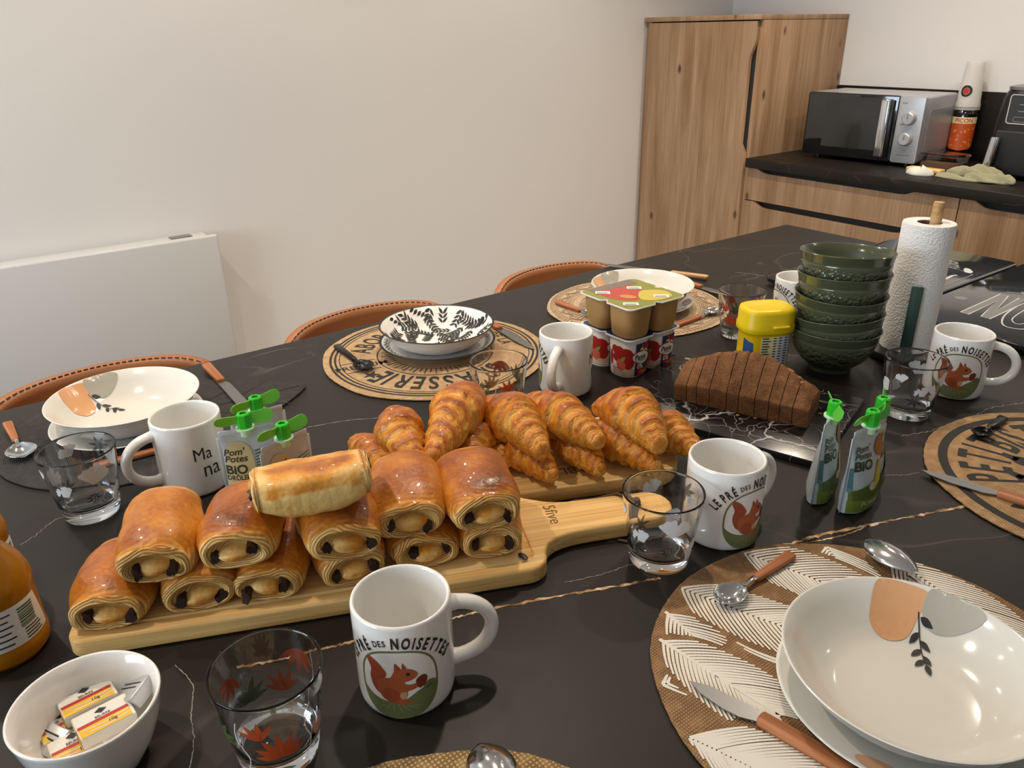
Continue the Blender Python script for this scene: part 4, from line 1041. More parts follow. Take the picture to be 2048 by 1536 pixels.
c_ = thing('leather_cord', 'brown leather hanging cord looped on the cutting board handle', 'cord', bd(hp[0], hp[1]), BA)
obj('cord_loop', tube([(0.0, 0, BT+.003), (-.004, .012, BT+.006), (-.012, .032, BT-.003), (-.03, .048, .004), (-.052, .052, .0025), (-.066, .048, .0025), (-.06, .044, .0028), (-.03, .042, .006), (-.010, .024, BT+.003), (.002, .004, BT+.004)], .0018, 8), 'cord', c_)
obj('knot', lathe([(0, 0), (.004, .001), (.0055, .004), (.004, .008), (0, .009)], 12), 'cord', c_, (.002, .0, BT+.001))
obj('cord_tail', tube([(-.03, -.034, .002), (-.005, -.050, .002), (.015, -.048, .002), (.026, -.036, .002)], .0016, 8), 'cord', c_)
bb = thing('cutting_board', 'pale wooden cutting board without a handle, piled with croissants', 'cutting board', (BL.x, BL.y, T), BA)
s0, s1, t0, t1 = .262, .668, .1415, .308
ol2 = arcp(s0+.008, t0+.008, .008, 180, 270, 3) + arcp(s1-.045, t0+.045, .045, 270, 360, 8) + arcp(s1-.045, t1-.045, .045, 0, 90, 8) + arcp(s0+.008, t1-.008, .008, 90, 180, 3)
obj('board', prism(ol2, 0, BT2, .0015, 2, sharp=50), 'pale_wood', bb)
decal('burnt_logo', xf(text('TABLE', .022, 0, 0, 0), 1, pi, s0+.27, t0+.035), 'burn', bb, flat(BT2+.0003))
cr = obj('chocolate_crumb', lathe([(0, 0), (.004, .0005), (.005, .002), (.003, .004), (0, .0045)], 7), 'chocolate', None, bd(*[round(v, 4) for v in (.427, .020)], BT)); tag(cr, 'dark chocolate crumb lying alone on the handled board', 'crumb'); cr.scale = (1.5, .8, .8)

# ------------------------------------------------------------------ pastry materials
def m_pastry(name, pale, gold, brown, dark):
    m = M(name, gold, .42, spec=.45, coat=.2); t = Nt(m); o = t.obj()
    ac = t.n('Attribute', attribute_name='crust'); al = t.n('Attribute', attribute_name='lay'); af_ = t.n('Attribute', attribute_name='flk')
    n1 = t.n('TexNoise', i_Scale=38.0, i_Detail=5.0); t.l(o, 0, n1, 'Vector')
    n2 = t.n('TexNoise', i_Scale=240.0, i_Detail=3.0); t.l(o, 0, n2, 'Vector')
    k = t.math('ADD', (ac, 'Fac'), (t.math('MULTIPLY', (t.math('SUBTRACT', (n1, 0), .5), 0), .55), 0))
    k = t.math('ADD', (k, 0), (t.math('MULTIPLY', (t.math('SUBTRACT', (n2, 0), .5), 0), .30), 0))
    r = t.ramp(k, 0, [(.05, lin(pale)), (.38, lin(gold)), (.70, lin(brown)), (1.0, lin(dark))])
    # thin flaky layers
    ph = t.math('ADD', (t.math('MULTIPLY', (al, 'Fac'), 6.2832), 0), (t.math('MULTIPLY', (n1, 0), 9.0), 0))
    sn = t.math('SINE', (ph, 0)); ln = t.ramp(sn, 0, [(.0, (.62, .46, .30)), (.35, (1, 1, 1))])
    fade = t.math('MULTIPLY', (af_, 'Fac'), 1.0, clamp=True)
    mx = t.mix((fade, 0), (1, 1, 1, 1), (ln, 0)); fin = t.mix(1.0, (r, 0), (mx, 2), 'MULTIPLY')
    t.l(fin, 2, t.p, 'Base Color')
    rg = t.math('SUBTRACT', .62, (t.math('MULTIPLY', (ac, 'Fac'), .32), 0)); t.l(rg, 0, t.p, 'Roughness')
    hb = t.math('ADD', (t.math('MULTIPLY', (sn, 0), (t.math('MULTIPLY', (fade, 0), .5), 0)), 0), (t.math('MULTIPLY', (n2, 0), .8), 0))
    v = t.n('TexVoronoi', i_Scale=170.0); t.l(o, 0, v, 'Vector')
    hb = t.math('ADD', (hb, 0), (t.math('MULTIPLY', (v, 0), .5), 0)); t.bump(hb, 0, .55, .0012); return m
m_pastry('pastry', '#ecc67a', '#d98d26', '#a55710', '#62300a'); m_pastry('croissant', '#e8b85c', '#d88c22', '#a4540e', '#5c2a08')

# ------------------------------------------------------------------ pains au chocolat
def pain_mesh(seed, L, W, H, flip=False):
    rn = random.Random(seed); NT, NV = 64, 30; o = Vector((seed*7.3, seed*3.1, 0))
    w1, skew = rn.uniform(.95, 1.05), rn.uniform(-.14, .14); cz = .40*H; icx = rn.uniform(-.05, .05)*W; lean = rn.uniform(-.10, .10)
    bulge = rn.uniform(.05, .12); tone = rn.uniform(-.02, .14)
    def sect(th):
        c, s = cos(th), sin(th); x = W/2*w1*math.copysign(abs(c)**.88, c)
        z = cz + ((H-cz)*abs(s)**.92*(1 + lean*c) if s > 0 else -cz*abs(s)**.58)
        return x + skew*(z - cz), z
    vs, crust, lay, flk, rings = [], [], [], [], []
    def add_ring(fn):
        r = []
        for i in range(NT):
            p, c, l, k = fn(2*pi*i/NT); r.append(len(vs)); vs.append(p); crust.append(c); lay.append(l); flk.append(k)
        rings.append(r)
    def body(y):
        f = abs(y)/(L/2)
        def fn(th):
            x, z = sect(th); k = 1 + bulge*.5*(1-f*f) - .13*f**5 - .02; kz = 1 + bulge*(1-f*f) - .24*f**4 - .02
            n = noise.noise(Vector((x*26, y*26, z*26)) + o)*.0034 + noise.noise(Vector((x*80, y*80, z*80)) + o)*.0010
            p = Vector((x*k, y, cz + (z-cz)*(kz if z > cz else 1))); d = Vector((x, 0, z-cz)).normalized(); p += d*n
            p.z = max(p.z, .0)
            up = max(0, sin(th)); big = noise.noise(Vector((x*24, y*24, seed*1.7)))
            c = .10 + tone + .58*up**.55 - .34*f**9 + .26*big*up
            if sin(th) < -.3: c = .40
            return p, c, 3 + 9*f + 4*noise.noise(Vector((x*15, y*10, z*15)) + o), max(0, (f-.62)/.38)**1.5*(.35 + .65*(1-up)) + .12*(1-up)
        return fn
    rx_, rz_ = .225*W*w1, .165*H*rn.uniform(.85, 1.2); ez = .31*H; tilt = rn.uniform(-.25, .25)
    def cap(s, sg):
        "ring at fraction s of the end face; sg -1 front +1 back"
        def fn(th):
            x, z = sect(th); x *= .868; z = cz + (z-cz)*(.76 if z > cz else .97)
            ex, ey = rx_*cos(th), rz_*sin(th); ixx = icx + ex*cos(tilt) - ey*sin(tilt); izz = ez + ex*sin(tilt) + ey*cos(tilt)
            if s <= .5: q = s/.5; px, pz = icx + (ixx-icx)*q, ez + (izz-ez)*q
            else: q = (s-.5)/.5; px, pz = ixx + (x-ixx)*q, izz + (z-izz)*q
            up = max(0, sin(th)); wob = noise.noise(Vector((px*45, sg*5, pz*45)) + o)
            if s > .80: e = .0050*sqrt(max(0, 1-((s-.80)/.20)**2))
            elif s > .50: q = (s-.50)/.30; e = .0050 - (.0065 + .0060*up)*sin(pi*(1-q)/2)
            else: q = s/.50; e0 = .0050 - (.0065 + .0060*up); e = e0*q**6 + (.0075 + .002*sin(tilt))*(1-q**3)**.8
            e += .0014*wob + .0005*sin(s*40 + 3*wob)
            if s < .5: c = .20 + .40*max(0, noise.noise(Vector((px*38, pz*60, seed))) + .15) ; l, k = 2 + 3*pz/H*2, .25
            else: c = .02 + .24*up*max(0, s-.7)/.3 + .10*wob; l, k = s*15.0 + 3.0*wob, 1.0
            return Vector((px, sg*(L/2 + e), max(pz, .0004))), c, l, k
        return fn
    caps = [.06, .16, .26, .36, .43, .47, .50, .53, .57, .62, .67, .72, .77, .82, .87, .92, .96, .99]
    for s in caps: add_ring(cap(s, -1))
    for j in range(NV+1): add_ring(body(-L/2 + L*j/NV))
    for s in reversed(caps): add_ring(cap(s, 1))
    fs = []
    for a, b in zip(rings, rings[1:]):
        for i in range(NT): fs.append((a[i], a[(i+1) % NT], b[(i+1) % NT], b[i]))
    fs.append(tuple(rings[0][::-1])); fs.append(tuple(rings[-1]))
    if flip:
        for i, v in enumerate(vs):
            v.z = H*1.05 - v.z; v.x = -v.x
            if abs(v.y) < L/2 - .003:
                n = noise.noise(v*22 + o); n2 = noise.noise(v*60 + o); edge = min(1, max(0, (L/2 - abs(v.y))/.012))
                if v.z > .58*H: crust[i] = min(.62, max(.0, .22 + .55*n + .25*n2 + .25*(v.x < 0))) * edge; flk[i] = .0
                else: crust[i] = max(0, .06 + .3*n); flk[i] = .15
            lay[i] *= .5
    return mesh('pain', vs, fs, True, None, {'crust': crust, 'lay': lay, 'flk': flk}), W*w1, ez, icx
def stick_mesh(seed, L):
    rn = random.Random(seed); rings = []
    for j in range(9):
        y = -L/2 + L*j/8; a, b = .0054*rn.uniform(.75, 1.2), .0072*rn.uniform(.7, 1.2)
        if j in (0, 8): a, b = a*.75, b*.75
        rings.append([(x + rn.uniform(-.0011, .0011), y + rn.uniform(-.0018, .0018), z + rn.uniform(-.0012, .0012)) for x, z, _ in superell(a, b, 2.4, 14)])
    return loft(rings, 'stick', sharp=40)
def pain(label, loc, rz, seed, L=.092, W=.073, H=.046, rx=0.0, ry=0.0, flip=False):
    t = thing('pain_au_chocolat', label, 'pastry', loc, 0, 'chocolate pastries on the handled board'); t.rotation_euler = (rx, ry, rz)
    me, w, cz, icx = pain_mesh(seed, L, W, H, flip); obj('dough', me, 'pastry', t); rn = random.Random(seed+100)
    for sd in (-1, 1):
        zz = cz*rn.uniform(.70, 1.30); zz = H - zz if flip else zz
        obj('chocolate_stick', stick_mesh(seed*2+sd, L + rn.uniform(.004, .016)), 'chocolate', t, (icx + sd*w*rn.uniform(.20, .28), rn.uniform(-.002, .002), zz), (0, rn.uniform(-1.0, 1.0), rn.uniform(-.05, .05)))
    return t
low = [(.038, .012, -2), (.112, .019, 4), (.182, .017, -8), (.253, .021, 6), (.328, .031, 2), (.400, .030, -3)]
names_low = ['nearest the board end opposite the handle', 'second from the end opposite the handle', 'third from the end opposite the handle', 'fourth from the end opposite the handle', 'fifth along, next to the last', 'nearest the handle']
for i, ((s, tf, a), nm) in enumerate(zip(low, names_low)):
    pain('chocolate pastry in the bottom row, ' + nm, bd(s, tf + .046, BT), BA + radians(a), 11+i, .090, .0735 if i < 4 else .072, .044 + .002*(i % 2))
top = [(.081, .022, 1, .039), (.160, .017, -5, .040), (.246, .013, 7, .038), (.318, .034, -3, .039), (.389, .024, 3, .040)]
names_top = ['at the end opposite the handle', 'supporting one end of the upturned pastry', 'half hidden under the upturned pastry', 'with a glossy domed crust', 'nearest the handle']
for i, ((s, tf, a, dz), nm) in enumerate(zip(top, names_top)):
    pain('chocolate pastry in the upper row, ' + nm, bd(s, tf + .048, BT + dz), BA + radians(a), 31+i, .094, .077, .047, rx=radians((3, -2, 2, 3, 1)[i]), ry=radians((3, -4, 5, -2, 2)[i]))
pain('upturned chocolate pastry resting alone on top of the pile, pale base showing', bd(.229, .042, BT + .078), BA + pi/2 + radians(4), 55, .098, .072, .045, rx=radians(-1), ry=radians(14), flip=True)

# ------------------------------------------------------------------ croissants
def croissant_mesh(seed, b, m, R):
    "spindle through tip b, belly m and mirrored tip, with spiral shingled wraps"
    rn = random.Random(seed); o = Vector((seed*5.7, seed*1.9, seed)); a = m*2 - b; a.z = b.z + rn.uniform(-.006, .002)
    ax = (a - b).normalized(); side = ax.cross(Vector((0, 0, 1))).normalized(); upv = side.cross(ax).normalized(); Lh = (a-b).length/2
    NT, NV = 48, 84; vs, cr_, ly, fk, rings = [], [], [], [], []
    bounds = [.15 + rn.uniform(-.03, .03), .38 + rn.uniform(-.03, .03), .58 + rn.uniform(-.03, .03), .75 + rn.uniform(-.02, .02), .89, 1.02]; bend = rn.uniform(-.16, .16); tw = rn.uniform(.14, .26)*rn.choice((-1, 1)); ph0 = rn.uniform(0, 6)
    for j in range(NV+1):
        u = -1 + 2*j/NV; u = math.copysign(abs(u)**.92, u); r = []
        mid = (b*(1-u)/2 + a*(1+u)/2); lift = (m.z - (a.z+b.z)/2)*(1-u*u)
        ctr = mid + Vector((0, 0, lift)) + side*bend*Lh*(u*u - .4)
        env = R*(1 - .68*abs(u)**1.5)
        tipk = sqrt(max(0, 1 - max(0, (abs(u)-.95)/.05)**2))*.999 + .001
        for i in range(NT):
            th = 2*pi*i/NT; uu = abs(u + tw*.5*sin(th + ph0) + .05*noise.noise(Vector((u*4, cos(th)*2, sin(th)*2)) + o))
            lo = 0; 
            for q in bounds:
                if uu < q: hi = q; break
                lo = q
            else: lo, hi = .87, 1.02
            q = min(1, max(0, (uu-lo)/(hi-lo))); first = lo == 0
            f = 1 + .21*(q**1.25 - .60) if not first else 1.07 + .03*q
            n = noise.noise(Vector((u*3.2, cos(th)*1.2, sin(th)*1.2)) + o)*.10 + noise.noise(Vector((u*11, cos(th)*4, sin(th)*4)) + o)*.035
            rr = env*tipk*(f + n); zs = .90 if sin(th) < 0 else 1.0
            p = ctr + (side*cos(th) + upv*sin(th)*zs)*rr
            r.append(len(vs)); vs.append(p)
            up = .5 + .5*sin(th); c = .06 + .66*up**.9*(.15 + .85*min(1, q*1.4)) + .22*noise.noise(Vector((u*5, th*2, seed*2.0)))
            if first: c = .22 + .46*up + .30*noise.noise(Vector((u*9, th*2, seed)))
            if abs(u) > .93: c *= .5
            cr_.append(c); ly.append(q*3.2 + lo*10 + .6*n*10); fk.append((.10 if first else .12 + .55*(1-q)**1.3) if abs(u) < .9 else .6)
        rings.append(r)
    fs = []
    for p, q in zip(rings, rings[1:]):
        for i in range(NT): fs.append((p[i], q[i], q[(i+1) % NT], p[(i+1) % NT]))
    fs.append(tuple(rings[0])); fs.append(tuple(rings[-1][::-1]))
    org = m.copy(); org.z = min(v.z for v in vs)
    return mesh('croissant', [v - org for v in vs], fs, True, None, {'crust': cr_, 'lay': ly, 'flk': fk}), org
CR_ = [((765, 928, .047), (822, 992, .043), .0285, 'with a dark flake, at the far left corner under another croissant'), ((806, 862, .083), (832, 938, .070), .0275, 'leaning left on top of the dark-flaked croissant'),
       ((913, 822, .092), (868, 928, .074), .0300, 'topmost of the pile, before the floral tumbler'), ((945, 886, .054), (938, 945, .045), .0270, 'directly beneath the topmost croissant'),
       ((912, 925, .034), (885, 978, .032), .0240, 'deep in the pile behind the domed chocolate pastry'), ((992, 892, .036), (1012, 935, .033), .0220, 'almost buried in the middle of the pile'),
       ((1022, 838, .078), (1092, 908, .066), .0300, 'upper one beside the topmost croissant'), ((1048, 905, .040), (1108, 962, .033), .0250, 'with its blunt tip at the board edge, lying flat'),
       ((1118, 832, .077), (1205, 888, .068), .0290, 'upper one just before the white mug'), ((1148, 898, .039), (1208, 950, .032), .0235, 'lying flat under the one before the white mug'),
       ((1238, 884, .043), (1318, 945, .033), .0260, 'lying flat behind the tumbler rim'), ((1262, 828, .080), (1328, 896, .064), .0315, 'well browned and ridged, upper one nearest the marble slab'),
       ((1338, 868, .041), (1395, 914, .034), .0260, 'lying flat next to the squirrel mug')]
for i, (m_, b_, R_c, nm) in enumerate(CR_):
    me, org = croissant_mesh(70+i, at(*b_), at(*m_), R_c)
    dz = max(0, (T + BT2 + .0005) - org.z); org.z += dz
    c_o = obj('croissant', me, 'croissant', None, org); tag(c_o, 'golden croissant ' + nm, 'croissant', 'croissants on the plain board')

# ------------------------------------------------------------------ marble slab and loaf cake
sl = [Vector((-.463, .816)), Vector((-.534, 1.033)), Vector((-.831, .943)), Vector((-.760, .726))]
cs = sum(sl, Vector((0, 0)))/4; slt = thing('marble_slab', 'black marble serving slab with white veins under the loaf cake', 'serving board', (cs.x, cs.y, T))
ms = M('black_marble', '#171616', .22, spec=.5); t = Nt(ms); o = t.obj(); n0 = t.n('TexNoise', i_Scale=14.0, i_Detail=3.0); t.l(o, 0, n0, 'Vector')
ad = t.n('VectorMath', operation='ADD'); sc_ = t.n('VectorMath', operation='SCALE'); sc_.inputs[3].default_value = .11; t.l(n0, 1, sc_, 0); t.l(o, 0, ad, 0); t.l(sc_, 0, ad, 1)
v = t.n('TexVoronoi', feature='DISTANCE_TO_EDGE', i_Scale=10.0); t.l(ad, 0, v, 'Vector'); k1 = t.ramp(v, 0, [(0, (1, 1, 1)), (.022, (0, 0, 0))])
v2 = t.n('TexVoronoi', feature='DISTANCE_TO_EDGE', i_Scale=26.0); t.l(ad, 0, v2, 'Vector'); k2 = t.ramp(v2, 0, [(0, (.5, .5, .5)), (.02, (0, 0, 0))])
nm_ = t.n('TexNoise', i_Scale=9.0, i_Detail=2.0); t.l(o, 0, nm_, 'Vector'); g = t.ramp(nm_, 0, [(.42, (0, 0, 0)), (.62, (1, 1, 1))])
f_ = t.math('MULTIPLY', (t.math('MAXIMUM', (k1, 0), (k2, 0)), 0), (g, 0)); mx = t.mix((f_, 0), lin('#171616'), lin('#c9c6c2')); t.l(mx, 2, t.p, 'Base Color')
obj('slab', prism([(p.x-cs.x, p.y-cs.y) for p in sl], 0, .010, .0015, 2), 'black_marble', slt)
mk = M('cake_crust', '#6d3d1e', .8, spec=.25); t = Nt(mk); o = t.obj(); n = t.n('TexNoise', i_Scale=60.0, i_Detail=6.0); t.l(o, 0, n, 'Vector'); n3 = t.n('TexNoise', i_Scale=420.0, i_Detail=3.0); t.l(o, 0, n3, 'Vector')
r = t.ramp(n, 0, [(.3, lin('#54331c')), (.5, lin('#714a2d')), (.75, lin('#8a5f3c'))]); mm2 = t.mix(.35, (r, 0), (t.ramp(n3, 0, [(.3, lin('#4a2a14')), (.7, lin('#93683f'))]), 0)); t.l(mm2, 2, t.p, 'Base Color')
hh = t.math('ADD', (n, 0), (t.math('MULTIPLY', (n3, 0), .6), 0)); t.bump(hh, 0, .9, .0025)
M('cake_crumb', '#8a5a2e', .85)
ZS = .0103; nl, nr = at(1346, 800, ZS), at(1612, 859, ZS); ca = az(nl, nr); cl = (nr-nl).length; cw = .080
cd = Vector((cos(ca), sin(ca), 0)); cn = Vector((-sin(ca), cos(ca), 0)); base = nl + cd*cl/2 + cn*cw/2
lf = thing('loaf_cake', 'brown loaf cake cut into slices, on the black marble slab', 'cake', (base.x, base.y, T+ZS), ca)
def cake_sec(x, nseg=34):
    u = x/(cl/2); H = .044 + .037*(1-abs(u + .05)**1.6); taper = 1 - .0*abs(u); out = []
    pts = []
    w0, w1 = cw/2*.90, cw/2*1.06; hs = .031 - .004*abs(u)**3
    for k in range(6): f = k/6; pts.append((-w0 + (w0-w1)*f, hs*f))
    for k in range(nseg-11):
        f = k/(nseg-12); a = pi*(1-f); yy = w1*cos(a); zz = hs + (H-hs)*(1-abs(cos(a))**1.7)
        pts.append((yy, zz))
    for k in range(5, -1, -1): f = k/6; pts.append((w0 - (w0-w1)*f, hs*f))
    end = max(0, abs(u)-.93)/.07
    res = []
    for y, z in pts:
        n = noise.noise(Vector((x*28, y*28, z*28)))*.0030 + noise.noise(Vector((x*85, y*85, z*85+4)))*.0016 + (abs(noise.noise(Vector((x*55, y*55, 9)))) < .07)*(-.0018)*(z > hs+.004)
        crack = (-.005*math.exp(-((y - .006 - .008*sin(x*45))/.004)**2) + .003*math.exp(-((y + .004 - .008*sin(x*45))/.006)**2))*(1-abs(u)**4) if z > hs + .008 else 0
        k = 1 - .05*end
        res.append(Vector((x, y*k*(1 + n*8), max(0, z*(1 - .06*end) + (n if z > .004 else 0) + crack))))
    return res
cuts = [-1, -.80, -.64, -.44, -.18, .0, .24, .44, .60, .78, 1]
for a, b in zip(cuts, cuts[1:]):
    xa, xb = a*cl/2 + (.0004 if a > -1 else 0), b*cl/2 - (.0004 if b < 1 else 0)
    k = max(3, int((xb-xa)/.003)); rg = [cake_sec(xa + (xb-xa)*i/k) for i in range(k+1)]
    for rr_, e in ((rg[0], 1), (rg[-1], -1)):
        for v in rr_: v.x += e*.0001
    obj('slice', loft(rg, 'slice', sharp=60), 'cake_crust', lf)
rn = random.Random(3)
for i in range(7):
    x = cl/2*(.25 + .5*i/6) + rn.uniform(-.004, .004); y = .004 + .008*sin(x*45) + rn.uniform(-.004, .004); sec = cake_sec(x)
    zt = min(sec, key=lambda p: abs(p.y - y)*100 - p.z).z
    o_ = obj('golden_crack', lathe([(0, -.003), (.005, -.002), (.0065, .0), (.004, .0012), (0, .0016)], 9), 'cake_crumb', lf, (x, y, zt)); o_.scale = (rn.uniform(.7, 1.5), rn.uniform(.4, .9), rn.uniform(.6, 1.0)); o_.rotation_euler = (0, 0, rn.uniform(0, 3))
for i, (px, py) in enumerate(((1640, 829), (1475, 832), (1510, 838), (1588, 848))):
    q = at(px, py, ZS); ck = obj('cake_crumb', lathe([(0, 0), (.0025, .0005), (.003, .0018), (0, .0032)], 7), 'cake_crumb', None, (q.x, q.y, T+ZS)); tag(ck, ('larger pale crumb at the cut end of the loaf cake', 'tiny crumb on the marble beside the loaf cake', 'tiny crumb on the marble beside the loaf cake', 'tiny crumb on the marble beside the loaf cake')[i], 'crumb', 'cake crumbs on the marble slab')

# ------------------------------------------------------------------ dessert pots
def flange(w, nw=.006, nd=.005, r=.012):
    h = w/2; pts = []
    for k in range(4):
        a = k*pi/2
        loc = [(h, -h+r + .0)] ; side = [(h, -nw), (h-nd, -nw*.2), (h-nd, nw*.2), (h, nw)]
        cor = arcp(h-r, h-r, r, 0, 90, 4)
        for x, y in side + cor: pts.append((x*cos(a) - y*sin(a), x*sin(a) + y*cos(a)))
    return pts
def pot_ring(w, n, z, c): return [(x + c[0], y + c[1], z) for x, y, _ in superell(w/2, w/2, n, 36)]
CY = Vector((-.870, .878, T))
M('compote', '#a27f4e', .35, sss=.2); M('pot_white', '#dcdad6', .35); M('blue_label', '#1f2e5c', .4); M('cherry', '#a3211b', .35); M('cherry_hi', '#c9584a', .35); M('stripe_tan', '#c88a52', .5); M('leaf_green', '#7f9b35', .4)
yp = thing('yoghurt_pack', 'four-pack of cherry yoghurts in red and blue wrapping, standing on the island', 'yoghurt', CY, 0)
ZL, ZU = .066, .1205
def pots(par, z0, z1, w, mat):
    out = []
    for i, (sx, sy) in enumerate(((1, -1), (-1, -1), (1, 1), (-1, 1))):
        c = (sx*.0295, sy*.0295)
        prof = [(w*.80, 3.0, z0+.0), (w*.86, 3.0, z0+.002), (w*.90, 3.2, z0+.006), (w*.96, 3.4, z0+(z1-z0)*.5), (w, 3.6, z1-.001)] if mat == 'compote' else [(w*.90, 2.6, z0), (w*.93, 2.6, z0+.002), (w*.96, 2.8, z0+(z1-z0)*.5), (w, 3.2, z1-.001)]
        o = obj('pot', loft([pot_ring(q[0], q[1], q[2], c) for q in prof], sharp=60), mat, par); out.append((o, c, prof))
    return out
lowp = pots(yp, 0, ZL, .0545, 'pot_white')
obj('foil_lid', prism(flange(.121), ZL-.001, ZL+.0012, .0005, 1), 'pot_white', yp)
dl = flange(.119); decal('lid_print', poly([(x*.97, y*.97) for x, y in dl]), 'blue_label', yp, flat(ZL+.0014))
def pot_map(c, prof, k):
    def f(a, z):
        for p0, p1 in zip(prof, prof[1:]):
            if p0[2] <= z <= p1[2]: s = (z-p0[2])/(p1[2]-p0[2]); w = p0[0] + (p1[0]-p0[0])*s; n = p0[1] + (p1[1]-p0[1])*s; break
        else: w, n = prof[-1][0], prof[-1][1]
        ca_, sa_ = cos(a), sin(a); r = (abs(ca_)**n + abs(sa_)**n)**(-1/n)*w/2 + k
        return (c[0] + r*ca_, c[1] + r*sa_, z)
    return f
for i, (o, c, prof) in enumerate(lowp):
    fc = radians(-36)        # azimuth of the wrap front
    mpf = lambda k, c=c, prof=prof: (lambda x, y: pot_map(c, prof, k)(fc + x/.028, y))
    D = lambda nm, sh, mt, k, m=mpf: decal(nm, sh, mt, yp, m(k), .003)
    w_ = .084
    D('wrap_base', poly([(-w_, .003), (w_, .003), (w_, ZL-.008), (-w_, ZL-.008)]), 'label_paper', .0003)
    ch = []
    for x, y, r in ((-.020, .043, .010), (-.008, .040, .011), (.000, .034, .009), (-.016, .028, .010), (-.026, .033, .008), (-.004, .024, .009), (-.030, .046, .007)): ch += ell(x, y, r, r, 0, 18)
    D('cherry_print', ch, 'cherry', .0005)
    D('cherry_half', ell(-.017, .022, .0085, .0095, .4), 'cherry_hi', .0011); D('cherry_leaf', leaf(-.016, .028, .012, .006, .9), 'leaf_green', .0013)
    st = []
    for k in range(4): st += poly([(-.034, .004+.0032*k), (.008, .004+.0032*k), (.008, .0056+.0032*k), (-.034, .0056+.0032*k)])
    D('stripe_print', st, 'stripe_tan', .0009)
    D('blue_panel', poly([(.007, .003), (.042, .003), (.042, ZL-.008), (.007, ZL-.008)]), 'blue_label', .0011)
    D('red_panel', poly([(.012, .003), (.042, .003), (.042, .015), (.012, .015)]), 'print_red', .0014)
    D('brand_oval', ell(.018, .034, .0185, .0115, -.12), 'print_red', .0016); D('brand_oval', ell(.019, .034, .0170, .0100, -.12), 'print_white', .0019)
    D('brand_name', text('Panie', .0125, .02, .017, .0355, .85, .1) , 'print_ink', .0022)
    D('brand_name', text('de YOPLAIT', .0042, .01, .018, .0285), 'print_ink', .0022)
    fl = []
    for k in range(6): fl += leaf(.024 + .002*cos(k*1.05), .050 + .002*sin(k*1.05), .0085, .0042, k*1.05 + .3)
    D('brand_flower', fl[:3], 'print_red', .0019); D('brand_flower', fl[3:], 'label_cream', .0020)
    D('lettering', text('0%', .011, .02, .017, .0190), 'print_white', .0017); D('lettering', text('CERISE', .006, .01, .026, .0085), 'label_cream', .0018)
    # barcode side
    bc = []
    for k in range(9): bc += poly([(-.058 + .0018*k, .012), (-.0572 + .0018*k, .012), (-.0572 + .0018*k, .044), (-.058 + .0018*k, .044)])
    D('barcode', bc, 'print_ink', .0006)['kind'] = 'stuff'
    D('cherry_print', ell(-.068, .034, .006, .012) + ell(-.038, .030, .004, .013), 'cherry', .0006)
up = thing('compote_pack', 'four-pack of tan fruit compote pots with a printed lid, stacked on the yoghurts', 'compote', (CY.x+.005, CY.y-.004, T+ZL+.0015), radians(-1))
hu = ZU - ZL - .0015 
pots(up, 0, hu, .0560, 'compote')
M('lid_olive', '#8a8a3c', .4); M('lid_red', '#b8493a', .4); M('lid_yellow', '#c9b54a', .4); M('lid_grey', '#7a6d64', .4); M('lid_orange', '#c98a4a', .4)
obj('lid', prism(flange(.124, .008, .008), hu-.001, hu+.0015, .0005, 1), 'pot_white', up)
LZ = lambda k: flat(hu + .0016 + k)
lo_ = flange(.121, .008, .008)
decal('lid_print', poly(lo_), 'lid_olive', up, LZ(.0001))
decal('lid_print_red', poly(smooth_poly([(-.045, -.035), (.0, -.045), (.03, -.02), (.012, .015), (-.02, .03), (-.05, .01)], 5)), 'lid_red', up, LZ(.0003))
decal('lid_print_grey', poly([(-.0595, -.045), (-.040, -.045), (-.034, .045), (-.0595, .05)]), 'lid_grey', up, LZ(.0004))
decal('lid_print_yellow', poly(smooth_poly([(.0, .02), (.03, -.01), (.05, .005), (.05, .04), (.02, .05)], 5)), 'lid_yellow', up, LZ(.0005)); decal('lid_print_orange', ell(.01, -.018, .014, .009, .5), 'lid_orange', up, LZ(.0007))
for cx_, cy_ in ((-.030, -.036), (.040, -.040), (-.018, .022), (.040, .026)):
    decal('lid_label', xf(poly([(-.012, -.007), (.012, -.007), (.012, .007), (-.012, .007)]), 1, radians(52), cx_, cy_), 'label_paper', up, LZ(.0009)); decal('lid_label_bar', xf(poly([(-.010, -.004), (.008, -.004), (.008, .0), (-.010, .0)]), 1, radians(52), cx_, cy_), 'lid_grey', up, LZ(.0011))

# ------------------------------------------------------------------ cocoa tub
q0 = at(1476, 735); ctb = q0 + RIGHT*.036
M('tub_yellow', '#e0b800', .35); M('tub_yellow_lid', '#e3c400', .38); M('tub_blue', '#2c4f8a', .5); M('label_lilac', '#d9d8e4', .5); M('label_pale', '#e6e0a8', .5)
tb = thing('cocoa_tub', 'yellow plastic cocoa powder tub with a bright yellow lid', 'tub', (ctb.x, ctb.y, T), atan2(RIGHT.y, RIGHT.x) + radians(8))
tb.scale = (.91, .91, 1.07)
def tr(a, b, z, n=3.0): return superell(a, b, n, 48, z)
obj('tub_body', loft([tr(.041, .031, 0), (tr(.044, .034, .003)), tr(.0445, .0345, .008), tr(.043, .033, .012), tr(.043, .033, .062), tr(.0435, .0335, .066)]), 'tub_yellow', tb)
obj('lid', loft([tr(.047, .037, .064), tr(.048, .038, .066), tr(.048, .038, .074), tr(.0465, .0365, .077), tr(.0460, .0360, .094), tr(.0445, .0345, .0985), tr(.040, .030, .1005), tr(.036, .024, .0995), tr(.010, .008, .0985)], sharp=70), 'tub_yellow_lid', tb)
obj('lid_tab', prism(rrect(.03, .010, .004, 3, (.012, -.0375)), .074, .078, .001, 1), 'tub_yellow_lid', tb)
